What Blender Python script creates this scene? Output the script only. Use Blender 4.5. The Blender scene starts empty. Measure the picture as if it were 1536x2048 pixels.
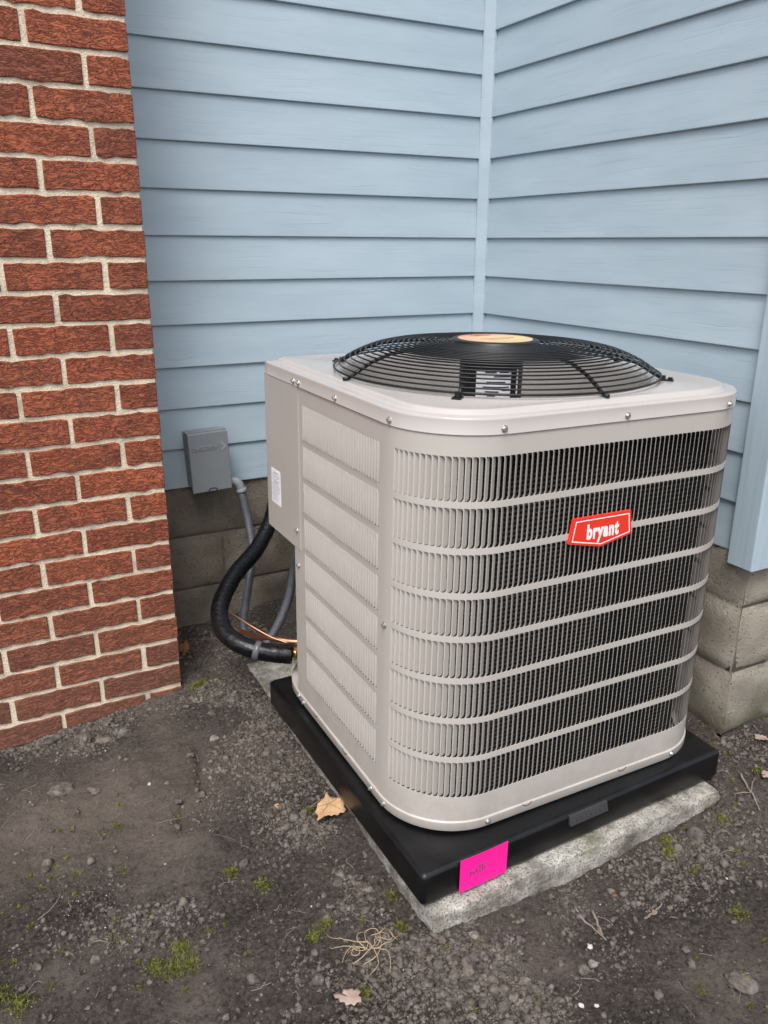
import bpy, bmesh, math, random
import numpy as np
from mathutils import Vector, Matrix

random.seed(7)
rng = np.random.default_rng(7)
sc = bpy.context.scene
COL = sc.collection
R = math.radians

# ------------------------------------------------------------------ camera
cam_d = bpy.data.cameras.new("camera")
cam = bpy.data.objects.new("camera", cam_d)
COL.objects.link(cam)
cam.location = (-1.4658, -2.1447, 1.1426)
cam.rotation_mode = 'XYZ'
cam.rotation_euler = (1.2485, -0.0053, -0.4846)
cam_d.sensor_fit = 'VERTICAL'
cam_d.sensor_height = 36.0
cam_d.lens = 1612.7 / 2048 * 36.0
cam_d.clip_start = 0.02
cam_d.clip_end = 400
sc.camera = cam

# ------------------------------------------------------------------ sky, sun, exposure
SUN_EL, SUN_AZ = R(58), R(219)      # azimuth clockwise from +Y (sun behind the camera, to its left)
world = bpy.data.worlds.new("World")
sc.world = world
world.use_nodes = True
wn = world.node_tree
for n in list(wn.nodes):
    wn.nodes.remove(n)
sky = wn.nodes.new('ShaderNodeTexSky')
sky.sky_type = 'NISHITA'
sky.sun_disc = False
sky.sun_elevation = SUN_EL
sky.sun_rotation = SUN_AZ
sky.air_density = 1.0
sky.dust_density = 4.0
sky.ozone_density = 1.0
hs = wn.nodes.new('ShaderNodeHueSaturation')
hs.inputs['Saturation'].default_value = 0.42
bg = wn.nodes.new('ShaderNodeBackground')
bg.inputs['Strength'].default_value = 0.15
wo = wn.nodes.new('ShaderNodeOutputWorld')
wn.links.new(sky.outputs[0], hs.inputs['Color'])
wn.links.new(hs.outputs[0], bg.inputs['Color'])
wn.links.new(bg.outputs[0], wo.inputs['Surface'])

sun_d = bpy.data.lights.new("sun", 'SUN')
sun_d.energy = 1.1
sun_d.angle = R(22)
sun_d.color = (1.0, 0.97, 0.93)
sun = bpy.data.objects.new("sun", sun_d)
COL.objects.link(sun)
sdir = Vector((math.sin(SUN_AZ) * math.cos(SUN_EL), math.cos(SUN_AZ) * math.cos(SUN_EL), math.sin(SUN_EL)))
sun.rotation_euler = sdir.to_track_quat('Z', 'Y').to_euler()
sun.location = sdir * 6

sc.view_settings.view_transform = 'Standard'
sc.view_settings.look = 'None'
sc.view_settings.exposure = 0.80
sc.view_settings.gamma = 1.0
sc.view_settings.use_curve_mapping = False

# ------------------------------------------------------------------ helpers: materials
class Mat:
    def __init__(self, name, color=(.5, .5, .5), rough=.5, metal=0., spec=.5):
        self.m = bpy.data.materials.new(name)
        self.m.use_nodes = True
        self.t = self.m.node_tree
        self.b = self.t.nodes['Principled BSDF']
        self.b.inputs['Base Color'].default_value = (*color, 1)
        self.b.inputs['Roughness'].default_value = rough
        self.b.inputs['Metallic'].default_value = metal
        self.b.inputs['Specular IOR Level'].default_value = spec
    def n(self, typ, **kw):
        nd = self.t.nodes.new('ShaderNode' + typ)
        for k, v in kw.items():
            setattr(nd, k, v)
        return nd
    def l(self, a, b):
        self.t.links.new(a, b)
    def coord(self, which='Position', scale=(1, 1, 1), rnd=False):
        if which == 'Position':
            src = self.n('NewGeometry').outputs['Position']
        else:
            src = self.n('TexCoord').outputs[which]
        mp = self.n('Mapping')
        mp.inputs['Scale'].default_value = scale
        self.l(src, mp.inputs['Vector'])
        if rnd:
            oi = self.n('ObjectInfo')
            mu = self.n('VectorMath', operation='SCALE')
            mu.inputs[0].default_value = (13.1, 7.7, 23.3)
            self.l(oi.outputs['Random'], mu.inputs['Scale'])
            ad = self.n('VectorMath', operation='ADD')
            self.l(mp.outputs[0], ad.inputs[0])
            self.l(mu.outputs[0], ad.inputs[1])
            return ad.outputs[0]
        return mp.outputs[0]
    def noise(self, vec, scale=5, detail=4, rough=.5, dist=0.):
        t = self.n('TexNoise')
        t.inputs['Scale'].default_value = scale
        t.inputs['Detail'].default_value = detail
        t.inputs['Roughness'].default_value = rough
        t.inputs['Distortion'].default_value = dist
        self.l(vec, t.inputs['Vector'])
        return t.outputs['Fac']
    def voro(self, vec, scale=5, feature='F1', out='Distance'):
        t = self.n('TexVoronoi', feature=feature)
        t.inputs['Scale'].default_value = scale
        self.l(vec, t.inputs['Vector'])
        return t.outputs[out]
    def ramp(self, fac, stops, interp='LINEAR'):
        r = self.n('ValToRGB')
        r.color_ramp.interpolation = interp
        els = r.color_ramp.elements
        while len(els) < len(stops):
            els.new(.5)
        for e, (p, c) in zip(els, stops):
            e.position = p
            e.color = (*c, 1) if len(c) == 3 else c
        self.l(fac, r.inputs['Fac'])
        return r.outputs['Color']
    def mix(self, fac, a, b, mode='MIX'):
        x = self.n('Mix', data_type='RGBA', blend_type=mode)
        for sock, v in ((x.inputs[0], fac), (x.inputs[6], a), (x.inputs[7], b)):
            if isinstance(v, (int, float)):
                sock.default_value = v
            elif isinstance(v, tuple):
                sock.default_value = (*v, 1)
            else:
                self.l(v, sock)
        return x.outputs[2]
    def math(self, op, a, b=0.):
        x = self.n('Math', operation=op)
        for i, v in enumerate((a, b)):
            if isinstance(v, (int, float)):
                x.inputs[i].default_value = v
            else:
                self.l(v, x.inputs[i])
        return x.outputs[0]
    def color(self, c):
        self.l(c, self.b.inputs['Base Color'])
    def rough(self, c):
        self.l(c, self.b.inputs['Roughness'])
    def bump(self, h, strength=.5, dist=.005):
        b = self.n('Bump')
        b.inputs['Strength'].default_value = strength
        b.inputs['Distance'].default_value = dist
        self.l(h, b.inputs['Height'])
        if self.b.inputs['Normal'].is_linked:
            prev = self.b.inputs['Normal'].links[0].from_socket
            self.l(prev, b.inputs['Normal'])
        self.l(b.outputs[0], self.b.inputs['Normal'])

def siding_mat(name, axis):
    M = Mat(name, rough=.42, spec=.35)
    sc_ = (7, 7, 7)
    v = M.coord('Position', (1, 1, 1), rnd=True)
    warp = M.n('Mapping')
    warp.inputs['Scale'].default_value = (2.2, 2.2, 16) 
    M.l(v, warp.inputs['Vector'])
    w = M.noise(warp.outputs[0], 1.6, 3, .5)
    sp = M.n('SeparateXYZ'); M.l(v, sp.inputs[0])
    zz = M.math('ADD', sp.outputs['Z'], M.math('MULTIPLY', w, .03))
    cb = M.n('CombineXYZ')
    M.l(M.math('MULTIPLY', sp.outputs['X'], 4 if axis == 'X' else 0), cb.inputs[0])
    M.l(M.math('MULTIPLY', sp.outputs['Y'], 4 if axis == 'Y' else 0), cb.inputs[1])
    M.l(M.math('MULTIPLY', zz, 300), cb.inputs[2])
    grain = M.noise(cb.outputs[0], 1.0, 3, .6)
    lines = M.ramp(grain, [(.30, (0, 0, 0)), (.46, (1, 1, 1))])
    fine = M.noise(M.coord('Position', (40, 40, 900)), 1.0, 2)
    blot = M.noise(M.coord('Position', (2, 2, 9), rnd=True), 1.3, 4, .6)
    base = M.ramp(blot, [(.3, (.335, .418, .478)), (.7, (.395, .484, .545))])
    base = M.mix(M.math('MULTIPLY', M.math('SUBTRACT', 1.0, lines), .22), base, (.21, .28, .345))
    dirt = M.noise(M.coord('Position', (30, 30, 30)), 3.0, 5, .7)
    dm = M.ramp(dirt, [(.70, (0, 0, 0)), (.78, (1, 1, 1))])
    base = M.mix(M.math('MULTIPLY', dm, .12), base, (.14, .15, .14))
    M.color(base)
    M.bump(lines, .3, .0008)
    M.bump(fine, .12, .0006)
    wav = M.noise(M.coord('Position', (1.5, 1.5, 5), rnd=True), 1.5, 2)
    M.bump(wav, .35, .005)
    M.rough(M.ramp(blot, [(.3, (.38,) * 3), (.7, (.5,) * 3)]))
    return M.m

def brick_mat():
    M = Mat("brick_clay", rough=.85, spec=.25)
    p = M.coord('Position', (1, 1, 1), rnd=True)
    mp = M.n('Mapping'); mp.inputs['Scale'].default_value = (42, 42, 80)
    M.l(p, mp.inputs['Vector'])
    n1 = M.noise(mp.outputs[0], 1.0, 5, .62, .9)
    mp2 = M.n('Mapping'); mp2.inputs['Scale'].default_value = (32, 32, 84)
    M.l(p, mp2.inputs['Vector'])
    r1 = M.noise(mp2.outputs[0], 1.0, 4, .6, 1.6)
    ridge = M.math('ABSOLUTE', M.math('SUBTRACT', r1, .5))
    crack = M.ramp(ridge, [(.0, (0, 0, 0)), (.035, (.7,) * 3), (.10, (1, 1, 1))])
    oi = M.n('ObjectInfo')
    tone = M.ramp(oi.outputs['Random'], [(0, (.27, .076, .042)), (.3, (.34, .094, .048)), (.7, (.395, .112, .055)), (.85, (.30, .090, .052)), (1, (.225, .070, .042))])
    blot = M.noise(p, 14, 4, .6)
    tone = M.mix(M.ramp(blot, [(.42, (0, 0, 0)), (.72, (.75,) * 3)]), tone, (.20, .070, .046))
    tone = M.mix(M.ramp(n1, [(.5, (0, 0, 0)), (.75, (.5,) * 3)]), tone, (.45, .16, .093))
    tone = M.mix(M.math('MULTIPLY', M.math('SUBTRACT', 1.0, crack), .64), tone, (.075, .03, .024))
    spk = M.voro(M.coord('Position', (1, 1, 1)), 170)
    tone = M.mix(M.ramp(spk, [(.05, (.6,) * 3), (.11, (0, 0, 0))]), tone, (.42, .33, .27))
    # pale dust and soil splash on the lowest courses
    sp = M.n('SeparateXYZ'); M.l(M.n('NewGeometry').outputs['Position'], sp.inputs[0])
    low = M.ramp(M.math('ADD', sp.outputs['Z'], M.math('MULTIPLY', blot, .16)), [(.04, (.70,) * 3), (.52, (0, 0, 0))])
    tone = M.mix(low, tone, (.19, .098, .070))
    M.color(tone)
    M.bump(crack, .8, .003)
    M.bump(n1, .9, .006)
    return M.m

def mortar_mat():
    M = Mat("mortar", rough=.92, spec=.2)
    p = M.coord('Position')
    a = M.noise(p, 22, 5, .65)
    c = M.ramp(a, [(.30, (.48, .415, .325)), (.5, (.72, .62, .475)), (.75, (.80, .715, .57))])
    s = M.voro(p, 260)
    c = M.mix(M.ramp(s, [(.08, (.8,) * 3), (.18, (0, 0, 0))]), c, (.22, .19, .155))
    c = M.mix(M.ramp(M.noise(p, 120, 4, .7), [(.54, (0, 0, 0)), (.70, (.45,) * 3)]), c, (.38, .335, .265))
    g = M.noise(p, 5, 3)
    c = M.mix(M.ramp(g, [(.54, (0, 0, 0)), (.70, (.6,) * 3)]), c, (.27, .25, .21))
    M.color(c)
    M.bump(M.noise(p, 190, 5, .7), .8, .004)
    M.bump(s, .3, .003)
    return M.m

def concrete_mat(name, lo, hi, moss=True, zmoss=.1, damp=True):
    M = Mat(name, rough=.93, spec=.2)
    p = M.coord('Position')
    a = M.noise(p, 9, 6, .62)
    c = M.ramp(a, [(.3, lo), (.7, hi)])
    s = M.voro(p, 95)
    c = M.mix(M.ramp(s, [(.08, (.85,) * 3), (.2, (0, 0, 0))]), c, tuple(.25 * x for x in lo))
    pale = M.voro(M.coord('Position', (1, 1, 1.3)), 150)
    c = M.mix(M.ramp(pale, [(.07, (.7,) * 3), (.14, (0, 0, 0))]), c, tuple(min(.62, 1.7 * x) for x in hi))
    if damp:
        b = M.noise(p, 3.2, 4, .6, .6)
        c = M.mix(M.ramp(b, [(.5, (0, 0, 0)), (.68, (.55,) * 3)]), c, tuple(.45 * x for x in lo))
    if moss:
        sp = M.n('SeparateXYZ'); M.l(p, sp.inputs[0])
        h = M.math('ADD', sp.outputs['Z'], M.math('MULTIPLY', M.noise(p, 11, 4), .22))
        c = M.mix(M.ramp(h, [(zmoss, (.75,) * 3), (zmoss + .13, (0, 0, 0))]), c, (.060, .068, .030))
    M.color(c)
    M.bump(M.noise(p, 45, 6, .75), .8, .008)
    M.bump(M.noise(p, 150, 5, .75), 1.0, .006)
    M.bump(M.ramp(s, [(.05, (0, 0, 0)), (.25, (1, 1, 1))]), .5, .004)
    return M.m

def slab_mat():
    M = Mat("weathered_concrete", rough=.95, spec=.2)
    p = M.coord('Position')
    a = M.noise(p, 16, 6, .7)
    c = M.ramp(a, [(.36, (.13, .12, .105)), (.50, (.36, .34, .30)), (.68, (.58, .56, .51))])
    s = M.noise(p, 260, 3, .6)
    c = M.mix(M.ramp(s, [(.52, (0, 0, 0)), (.62, (.8,) * 3)]), c, (.10, .092, .082))
    b = M.noise(p, 34, 4, .6)
    c = M.mix(M.ramp(b, [(.52, (0, 0, 0)), (.66, (.6,) * 3)]), c, (.15, .14, .118))
    gr = M.noise(p, 7, 4, .6)
    c = M.mix(M.ramp(gr, [(.57, (0, 0, 0)), (.72, (.45,) * 3)]), c, (.17, .19, .10))
    M.color(c)
    M.bump(M.noise(p, 95, 6, .72), 1.0, .006)
    M.bump(s, .5, .003)
    return M.m

def soil_color(M, p, dry=True):
    a = M.noise(p, 4.2, 6, .62)
    c = M.ramp(a, [(.32, (.030, .025, .023)), (.52, (.063, .052, .047)), (.70, (.135, .113, .097))])
    f = M.noise(p, 120, 4, .7)
    c = M.mix(M.ramp(f, [(.45, (0, 0, 0)), (.75, (.5,) * 3)]), c, (.19, .163, .140))
    c = M.mix(M.ramp(f, [(.30, (.85,) * 3), (.44, (0, 0, 0))]), c, (.014, .012, .011))
    if dry:
        # dry, paler crust in front of the brick
        g = M.n('VectorMath', operation='DISTANCE')
        mp = M.n('Mapping'); mp.inputs['Scale'].default_value = (1.0, 1.5, 1.0)
        M.l(p, mp.inputs['Vector'])
        M.l(mp.outputs[0], g.inputs[0]); g.inputs[1].default_value = (-1.33, -1.5 * .60, 0)
        d = M.math('ADD', g.outputs['Value'], M.math('MULTIPLY', M.noise(p, 6, 5, .6), .42))
        c = M.mix(M.ramp(d, [(.26, (.60,) * 3), (.62, (0, 0, 0))]), c, (.19, .158, .132))
        # darker earth by the foundation, masked out everywhere
        sp = M.n('SeparateXYZ'); M.l(p, sp.inputs[0])
        w = M.math('ADD', sp.outputs['Y'], M.math('MULTIPLY', M.noise(p, 5, 4), .3))
        c = M.mix(M.ramp(w, [(-.12 + .5, (0, 0, 0)), (.5, (0, 0, 0))]), c, (.03, .025, .022))
    return c, f

def soil_mat():
    M = Mat("bare_soil", rough=.95, spec=.15)
    p = M.coord('Position')
    c, f = soil_color(M, p)
    mo = M.noise(p, 9, 6, .65)
    mo2 = M.noise(p, 150, 3, .6)
    mm = M.math('MULTIPLY', M.ramp(mo, [(.66, (0, 0, 0)), (.74, (1, 1, 1))]), M.ramp(mo2, [(.42, (0, 0, 0)), (.6, (.65,) * 3)]))
    c = M.mix(mm, c, (.085, .098, .026))
    sp = M.voro(p, 115)
    c = M.mix(M.ramp(sp, [(.035, (.8,) * 3), (.06, (0, 0, 0))]), c, (.33, .31, .28))
    M.color(c)
    vb_ = M.voro(p, 210)
    M.bump(vb_, .55, .004)
    M.bump(M.noise(p, 85, 6, .75), 1.0, .010)
    M.bump(f, .9, .005)
    M.bump(M.noise(p, 420, 4, .7), .8, .002)
    return M.m

def clod_mat(name="soil_crumbs", light=1.0):
    M = Mat(name, rough=.96, spec=.12)
    p = M.coord('Position')
    a = M.noise(p, 60, 4, .7)
    k = light
    c = M.ramp(a, [(.30, (.040 * k, .034 * k, .031 * k)), (.50, (.118 * k, .102 * k, .089 * k)), (.70, (.21 * k, .182 * k, .156 * k))])
    M.color(c)
    M.bump(M.noise(p, 260, 4, .7), .9, .003)
    return M.m

def paint_mat(name, color, rough=.33, tint=.0):
    M = Mat(name, color, rough, spec=.5)
    p = M.coord('Position')
    n = M.noise(p, 3.0, 4, .55)
    lo = tuple(x * .95 for x in color); hi = tuple(min(1, x * 1.04) for x in color)
    c = M.ramp(n, [(.3, lo), (.7, hi)])
    d = M.noise(p, 42, 5, .7)
    c = M.mix(M.ramp(d, [(.66, (0, 0, 0)), (.80, (.22,) * 3)]), c, tuple(x * .55 for x in color))
    sp = M.n('SeparateXYZ'); M.l(p, sp.inputs[0])
    low = M.math('ADD', sp.outputs['Z'], M.math('MULTIPLY', M.noise(p, 26, 5, .7), .22))
    c = M.mix(M.ramp(low, [(.19, (.40,) * 3), (.30, (0, 0, 0))]), c, (.21, .18, .15))
    stv = M.noise(M.coord('Position', (55, 55, 1.3)), 1.0, 3, .6)
    c = M.mix(M.ramp(stv, [(.60, (0, 0, 0)), (.80, (.14,) * 3)]), c, tuple(x * .6 for x in color))
    M.color(c)
    M.bump(M.noise(p, 420, 2), .05, .0008)
    M.bump(M.noise(p, 7, 2), .12, .004)
    M.rough(M.ramp(n, [(.3, (rough - .05,) * 3), (.7, (rough + .08,) * 3)]))
    return M.m

def pad_mat():
    M = Mat("black_plastic", (.005, .005, .006), .36, spec=.38)
    p = M.coord('Position')
    n = M.noise(p, 14, 5, .65)
    c = M.ramp(n, [(.35, (.0025, .0027, .0034)), (.7, (.0055, .0057, .0064))])
    # scuffs: short streaks
    s = M.noise(M.coord('Position', (12, 12, 130)), 1.6, 4, .7, .4)
    c = M.mix(M.ramp(s, [(.70, (0, 0, 0)), (.80, (.35,) * 3)]), c, (.12, .12, .12))
    d = M.noise(p, 70, 4, .7)
    c = M.mix(M.ramp(d, [(.72, (0, 0, 0)), (.78, (.5,) * 3)]), c, (.13, .12, .11))
    M.color(c)
    M.rough(M.ramp(n, [(.3, (.27,) * 3), (.7, (.42,) * 3)]))
    M.bump(M.noise(p, 300, 3), .12, .0015)
    return M.m

def coil_mat():
    M = Mat("coil_fins", (.03, .028, .026), .5, .0, .4)
    p = M.coord('Object')
    sp = M.n('SeparateXYZ'); M.l(p, sp.inputs[0])
    w = M.n('TexWave', wave_type='BANDS', bands_direction='Z')
    w.inputs['Scale'].default_value = 36.0
    w.inputs['Distortion'].default_value = .1
    w.inputs['Detail'].default_value = 1
    w.inputs['Detail Scale'].default_value = 6
    M.l(p, w.inputs['Vector'])
    hue = M.noise(M.coord('Object', (9, 9, 1.2)), 1.0, 3)
    band = M.ramp(hue, [(.40, (.014, .0135, .013)), (.62, (.060, .057, .053))])
    c = M.mix(w.outputs['Fac'], (.006, .006, .006), band)
    M.color(c)
    M.bump(w.outputs['Fac'], 1.0, .004)
    return M.m

def simple(name, color, rough=.5, metal=0., spec=.5, bump=None, var=.12):
    M = Mat(name, color, rough, metal, spec)
    p = M.coord('Position')
    n = M.noise(p, 25, 4, .6)
    M.color(M.ramp(n, [(.3, tuple(x * (1 - var) for x in color)), (.7, tuple(min(1, x * (1 + var)) for x in color))]))
    if bump:
        M.bump(M.noise(p, bump[0], 4, .6), bump[1], bump[2])
    return M.m

def hose_mat():
    M = Mat("black_foam_wrap", (.003, .0032, .0045), .28, spec=.34)
    p = M.coord('Position')
    w = M.n('TexWave', wave_type='BANDS', bands_direction='DIAGONAL')
    w.inputs['Scale'].default_value = 26
    w.inputs['Distortion'].default_value = 5
    M.l(p, w.inputs['Vector'])
    M.bump(w.outputs['Fac'], .10, .003)
    M.bump(M.noise(p, 90, 4, .6), .45, .003)
    M.rough(M.ramp(M.noise(p, 60, 3), [(.3, (.2,) * 3), (.7, (.42,) * 3)]))
    return M.m

def conduit_mat():
    M = Mat("grey_conduit_pvc", (.16, .17, .19), .38, spec=.5)
    M.color(M.ramp(M.noise(M.coord('Position'), 30, 3), [(.3, (.075, .082, .098)), (.7, (.11, .118, .135))]))
    w = M.n('TexWave', wave_type='BANDS', bands_direction='Z')
    w.inputs['Scale'].default_value = 60
    M.l(M.coord('Position'), w.inputs['Vector'])
    M.bump(w.outputs['Fac'], .35, .002)
    return M.m

def leaf_mat(name, a, b):
    M = Mat(name, a, .75, spec=.2)
    p = M.coord('Object')
    n = M.noise(p, 45, 4, .6)
    M.color(M.ramp(n, [(.35, a), (.7, b)]))
    M.bump(M.noise(p, 130, 3), .4, .002)
    return M.m

def hub_mat():
    M = Mat("hub_sticker", (.8, .5, .2), .4)
    p = M.coord('Object')
    sp = M.n('SeparateXYZ'); M.l(p, sp.inputs[0])
    f = M.math('ADD', M.math('MULTIPLY', sp.outputs['Y'], 6.5), .5)
    c = M.ramp(f, [(.0, (.56, .42, .20)), (.50, (.62, .48, .25)), (.80, (.58, .36, .20)), (.95, (.50, .13, .10))])
    g = M.math('ADD', M.math('MULTIPLY', sp.outputs['X'], -6), .5)
    c = M.mix(M.ramp(g, [(.50, (0, 0, 0)), (.98, (.55,) * 3)]), c, (.55, .24, .16))
    M.color(c)
    return M.m

m_sx, m_sy = siding_mat("siding_vinyl_back", 'X'), siding_mat("siding_vinyl_side", 'Y')
m_brick, m_mortar = brick_mat(), mortar_mat()
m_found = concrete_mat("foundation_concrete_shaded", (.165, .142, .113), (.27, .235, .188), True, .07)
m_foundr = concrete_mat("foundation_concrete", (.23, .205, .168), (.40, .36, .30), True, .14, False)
m_slab, m_soil = slab_mat(), soil_mat()
m_clod, m_stone = clod_mat(), clod_mat("pale_stone", 1.75)
m_beige = paint_mat("beige_enamel", (.445, .415, .384), .34)
m_lid = paint_mat("beige_enamel_top", (.405, .377, .358), .17)  # same enamel as the cabinet, colour darkened to offset sunlight on the lid
m_pad, m_coil = pad_mat(), coil_mat()
m_black = simple("black_coated_wire", (.006, .0062, .0068), .38, 0, .38)
m_motor = simple("black_motor_enamel", (.012, .012, .013), .4)
m_zinc = simple("zinc_screw", (.62, .62, .60), .28, .9)
m_white = simple("white_sticker", (.78, .79, .83), .5, var=.03)
m_ink = simple("label_ink", (.06, .06, .08), .6)
m_greyink = simple("grey_label_print", (.30, .31, .38), .6)
m_red = simple("red_badge", (.72, .040, .022), .35, var=.04)
m_badgewhite = simple("badge_white", (.84, .80, .80), .4, var=.03)
m_pink = simple("hot_pink_paper", (.92, .008, .30), .55, var=.04)
m_grey = simple("grey_plastic_box", (.185, .20, .215), .48, 0, .45, (300, .1, .001), .05)
m_hose, m_whip = hose_mat(), conduit_mat()
m_fitting = simple("grey_fitting", (.25, .27, .29), .45)
m_copper = simple("copper", (.50, .24, .15), .42, 1.0)
m_brass = simple("brass", (.60, .42, .20), .35, 1.0)
m_dark = simple("dark_gap", (.012, .012, .012), .8)
m_tape = simple("grey_tape", (.10, .10, .11), .3)
m_plate = simple("dark_grey_plate", (.035, .036, .038), .6, 0, .3, (220, .3, .001))
m_tan = leaf_mat("dry_leaf_tan", (.42, .25, .13), (.56, .37, .22))
m_pinkleaf = leaf_mat("dry_leaf_pale", (.25, .18, .15), (.37, .285, .245))
m_brownleaf = leaf_mat("dry_leaf_brown", (.16, .075, .035), (.24, .12, .06))
m_twig = simple("grey_twig", (.20, .165, .135), .85, 0, .2, (220, .8, .002), .25)
m_root = simple("dry_root", (.34, .26, .17), .8, var=.2)
m_fibre = simple("pale_fibre", (.30, .26, .22), .85, var=.3)
m_chip = simple("white_stone_chip", (.44, .425, .40), .7, var=.1)

def moss_mat():
    M = Mat("moss_green", (.08, .10, .02), .85, spec=.15)
    p = M.coord('Position')
    n = M.noise(p, 120, 3, .6)
    M.color(M.ramp(n, [(.3, (.060, .070, .014)), (.55, (.13, .14, .03)), (.75, (.24, .235, .065))]))
    return M.m
m_moss = moss_mat()

# ------------------------------------------------------------------ helpers: objects
def mesh_np(name, verts, faces, mat, smooth=False):
    me = bpy.data.meshes.new(name)
    me.from_pydata([tuple(v) for v in verts], [], [tuple(f) for f in faces])
    me.update()
    if mat:
        me.materials.append(mat)
    if smooth:
        me.polygons.foreach_set('use_smooth', [True] * len(me.polygons))
    return me

def mesh_tris(name, V, F, mat, smooth=False):
    """numpy V (n,3), F (m,k) all the same k"""
    me = bpy.data.meshes.new(name)
    V = np.asarray(V, np.float32); F = np.asarray(F, np.int32)
    k = F.shape[1]
    me.vertices.add(len(V)); me.vertices.foreach_set('co', V.ravel())
    me.loops.add(F.size); me.loops.foreach_set('vertex_index', F.ravel())
    me.polygons.add(len(F))
    me.polygons.foreach_set('loop_start', np.arange(0, F.size, k, dtype=np.int32))
    if smooth:
        me.polygons.foreach_set('use_smooth', np.ones(len(F), bool))
    me.update(calc_edges=True)
    me.validate()
    if mat:
        me.materials.append(mat)
    return me

def put(name, me, parent=None, loc=(0, 0, 0), rot=(0, 0, 0), label=None, cat=None, group=None, kind=None):
    o = bpy.data.objects.new(name, me)
    COL.objects.link(o)
    o.location = loc
    o.rotation_euler = rot
    if parent:
        o.parent = parent
    for k, v in (('label', label), ('category', cat), ('group', group), ('kind', kind)):
        if v:
            o[k] = v
    return o

def thing(name, label, cat, loc=(0, 0, 0), rot=(0, 0, 0), group=None):
    return put(name, None, None, loc, rot, label, cat, group)

class B:
    """collects geometry for one mesh object"""
    def __init__(s):
        s.v = []; s.f = []
    def add(s, vs, fs):
        o = len(s.v)
        s.v += [tuple(v) for v in vs]
        s.f += [tuple(i + o for i in f) for f in fs]
        return s
    def box(s, x0, x1, y0, y1, z0, z1):
        vs = [(x, y, z) for z in (z0, z1) for y in (y0, y1) for x in (x0, x1)]
        return s.add(vs, [(0, 2, 3, 1), (4, 5, 7, 6), (0, 1, 5, 4), (2, 6, 7, 3), (0, 4, 6, 2), (1, 3, 7, 5)])
    def cyl(s, c0, c1, r0, r1=None, n=12, cap=True):
        r1 = r0 if r1 is None else r1
        c0, c1 = Vector(c0), Vector(c1)
        ax = (c1 - c0).normalized()
        u = ax.orthogonal().normalized(); w = ax.cross(u)
        vs = []
        for c, r in ((c0, r0), (c1, r1)):
            for i in range(n):
                a = 2 * math.pi * i / n
                vs.append(c + u * (r * math.cos(a)) + w * (r * math.sin(a)))
        fs = [(i, (i + 1) % n, n + (i + 1) % n, n + i) for i in range(n)]
        if cap:
            fs += [tuple(range(n))[::-1], tuple(range(n, 2 * n))]
        return s.add(vs, fs)
    def tube(s, pts, rad, n=8, closed=False, cap=True):
        P = [Vector(p) for p in pts]
        N = len(P)
        rads = rad if isinstance(rad, (list, tuple)) else [rad] * N
        vs = []; up = None
        for i in range(N):
            if closed:
                t = (P[(i + 1) % N] - P[i - 1]).normalized()
            else:
                t = (P[min(i + 1, N - 1)] - P[max(i - 1, 0)]).normalized()
            if up is None:
                up = t.orthogonal().normalized()
            up = (up - t * up.dot(t))
            up = up.normalized() if up.length > 1e-6 else t.orthogonal().normalized()
            w = t.cross(up)
            for k in range(n):
                a = 2 * math.pi * k / n
                vs.append(P[i] + up * (rads[i] * math.cos(a)) + w * (rads[i] * math.sin(a)))
        fs = []
        for i in range(N if closed else N - 1):
            j = (i + 1) % N
            for k in range(n):
                l = (k + 1) % n
                fs.append((i * n + k, i * n + l, j * n + l, j * n + k))
        if cap and not closed:
            fs += [tuple(range(n))[::-1], tuple(range((N - 1) * n, N * n))]
        return s.add(vs, fs)
    def me(s, name, mat, smooth=False):
        return mesh_np(name, s.v, s.f, mat, smooth)

def bevel(me, w, seg=2, angle=40):
    bm = bmesh.new(); bm.from_mesh(me)
    es = [e for e in bm.edges if len(e.link_faces) == 2 and e.calc_face_angle(0) > R(angle)]
    bmesh.ops.bevel(bm, geom=es, offset=w, segments=seg, affect='EDGES', profile=.5, clamp_overlap=True)
    bm.to_mesh(me); bm.free()
    return me

def shade_auto(me, smooth=True):
    me.polygons.foreach_set('use_smooth', [smooth] * len(me.polygons))
    try:
        me.set_sharp_from_angle(angle=R(35))
    except Exception:
        pass
    return me

def spline(pts, per=8):
    P = [np.array(p, float) for p in pts]
    P = [2 * P[0] - P[1]] + P + [2 * P[-1] - P[-2]]
    out = []
    for i in range(1, len(P) - 2):
        for k in range(per):
            t = k / per
            out.append(.5 * ((2 * P[i]) + (-P[i-1] + P[i+1]) * t + (2*P[i-1] - 5*P[i] + 4*P[i+1] - P[i+2]) * t*t + (-P[i-1] + 3*P[i] - 3*P[i+1] + P[i+2]) * t**3))
    out.append(P[-2])
    return out

def text_mesh(txt, mat, size=.03, depth=.001, bold=0., sx=1., shear=0., spacing=1.):
    cu = bpy.data.curves.new("lettering", 'FONT')
    cu.body = txt; cu.size = size; cu.extrude = depth; cu.offset = bold
    cu.align_x = 'CENTER'; cu.align_y = 'CENTER'; cu.shear = shear; cu.space_character = spacing
    o = bpy.data.objects.new("lettering_tmp", cu)
    COL.objects.link(o)
    dg = bpy.context.evaluated_depsgraph_get()
    me = bpy.data.meshes.new_from_object(o.evaluated_get(dg))
    bpy.data.objects.remove(o); bpy.data.curves.remove(cu)
    me.transform(Matrix.Diagonal((sx, 1, 1, 1)))
    me.materials.clear(); me.materials.append(mat)
    me.name = "lettering"
    return me

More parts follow.
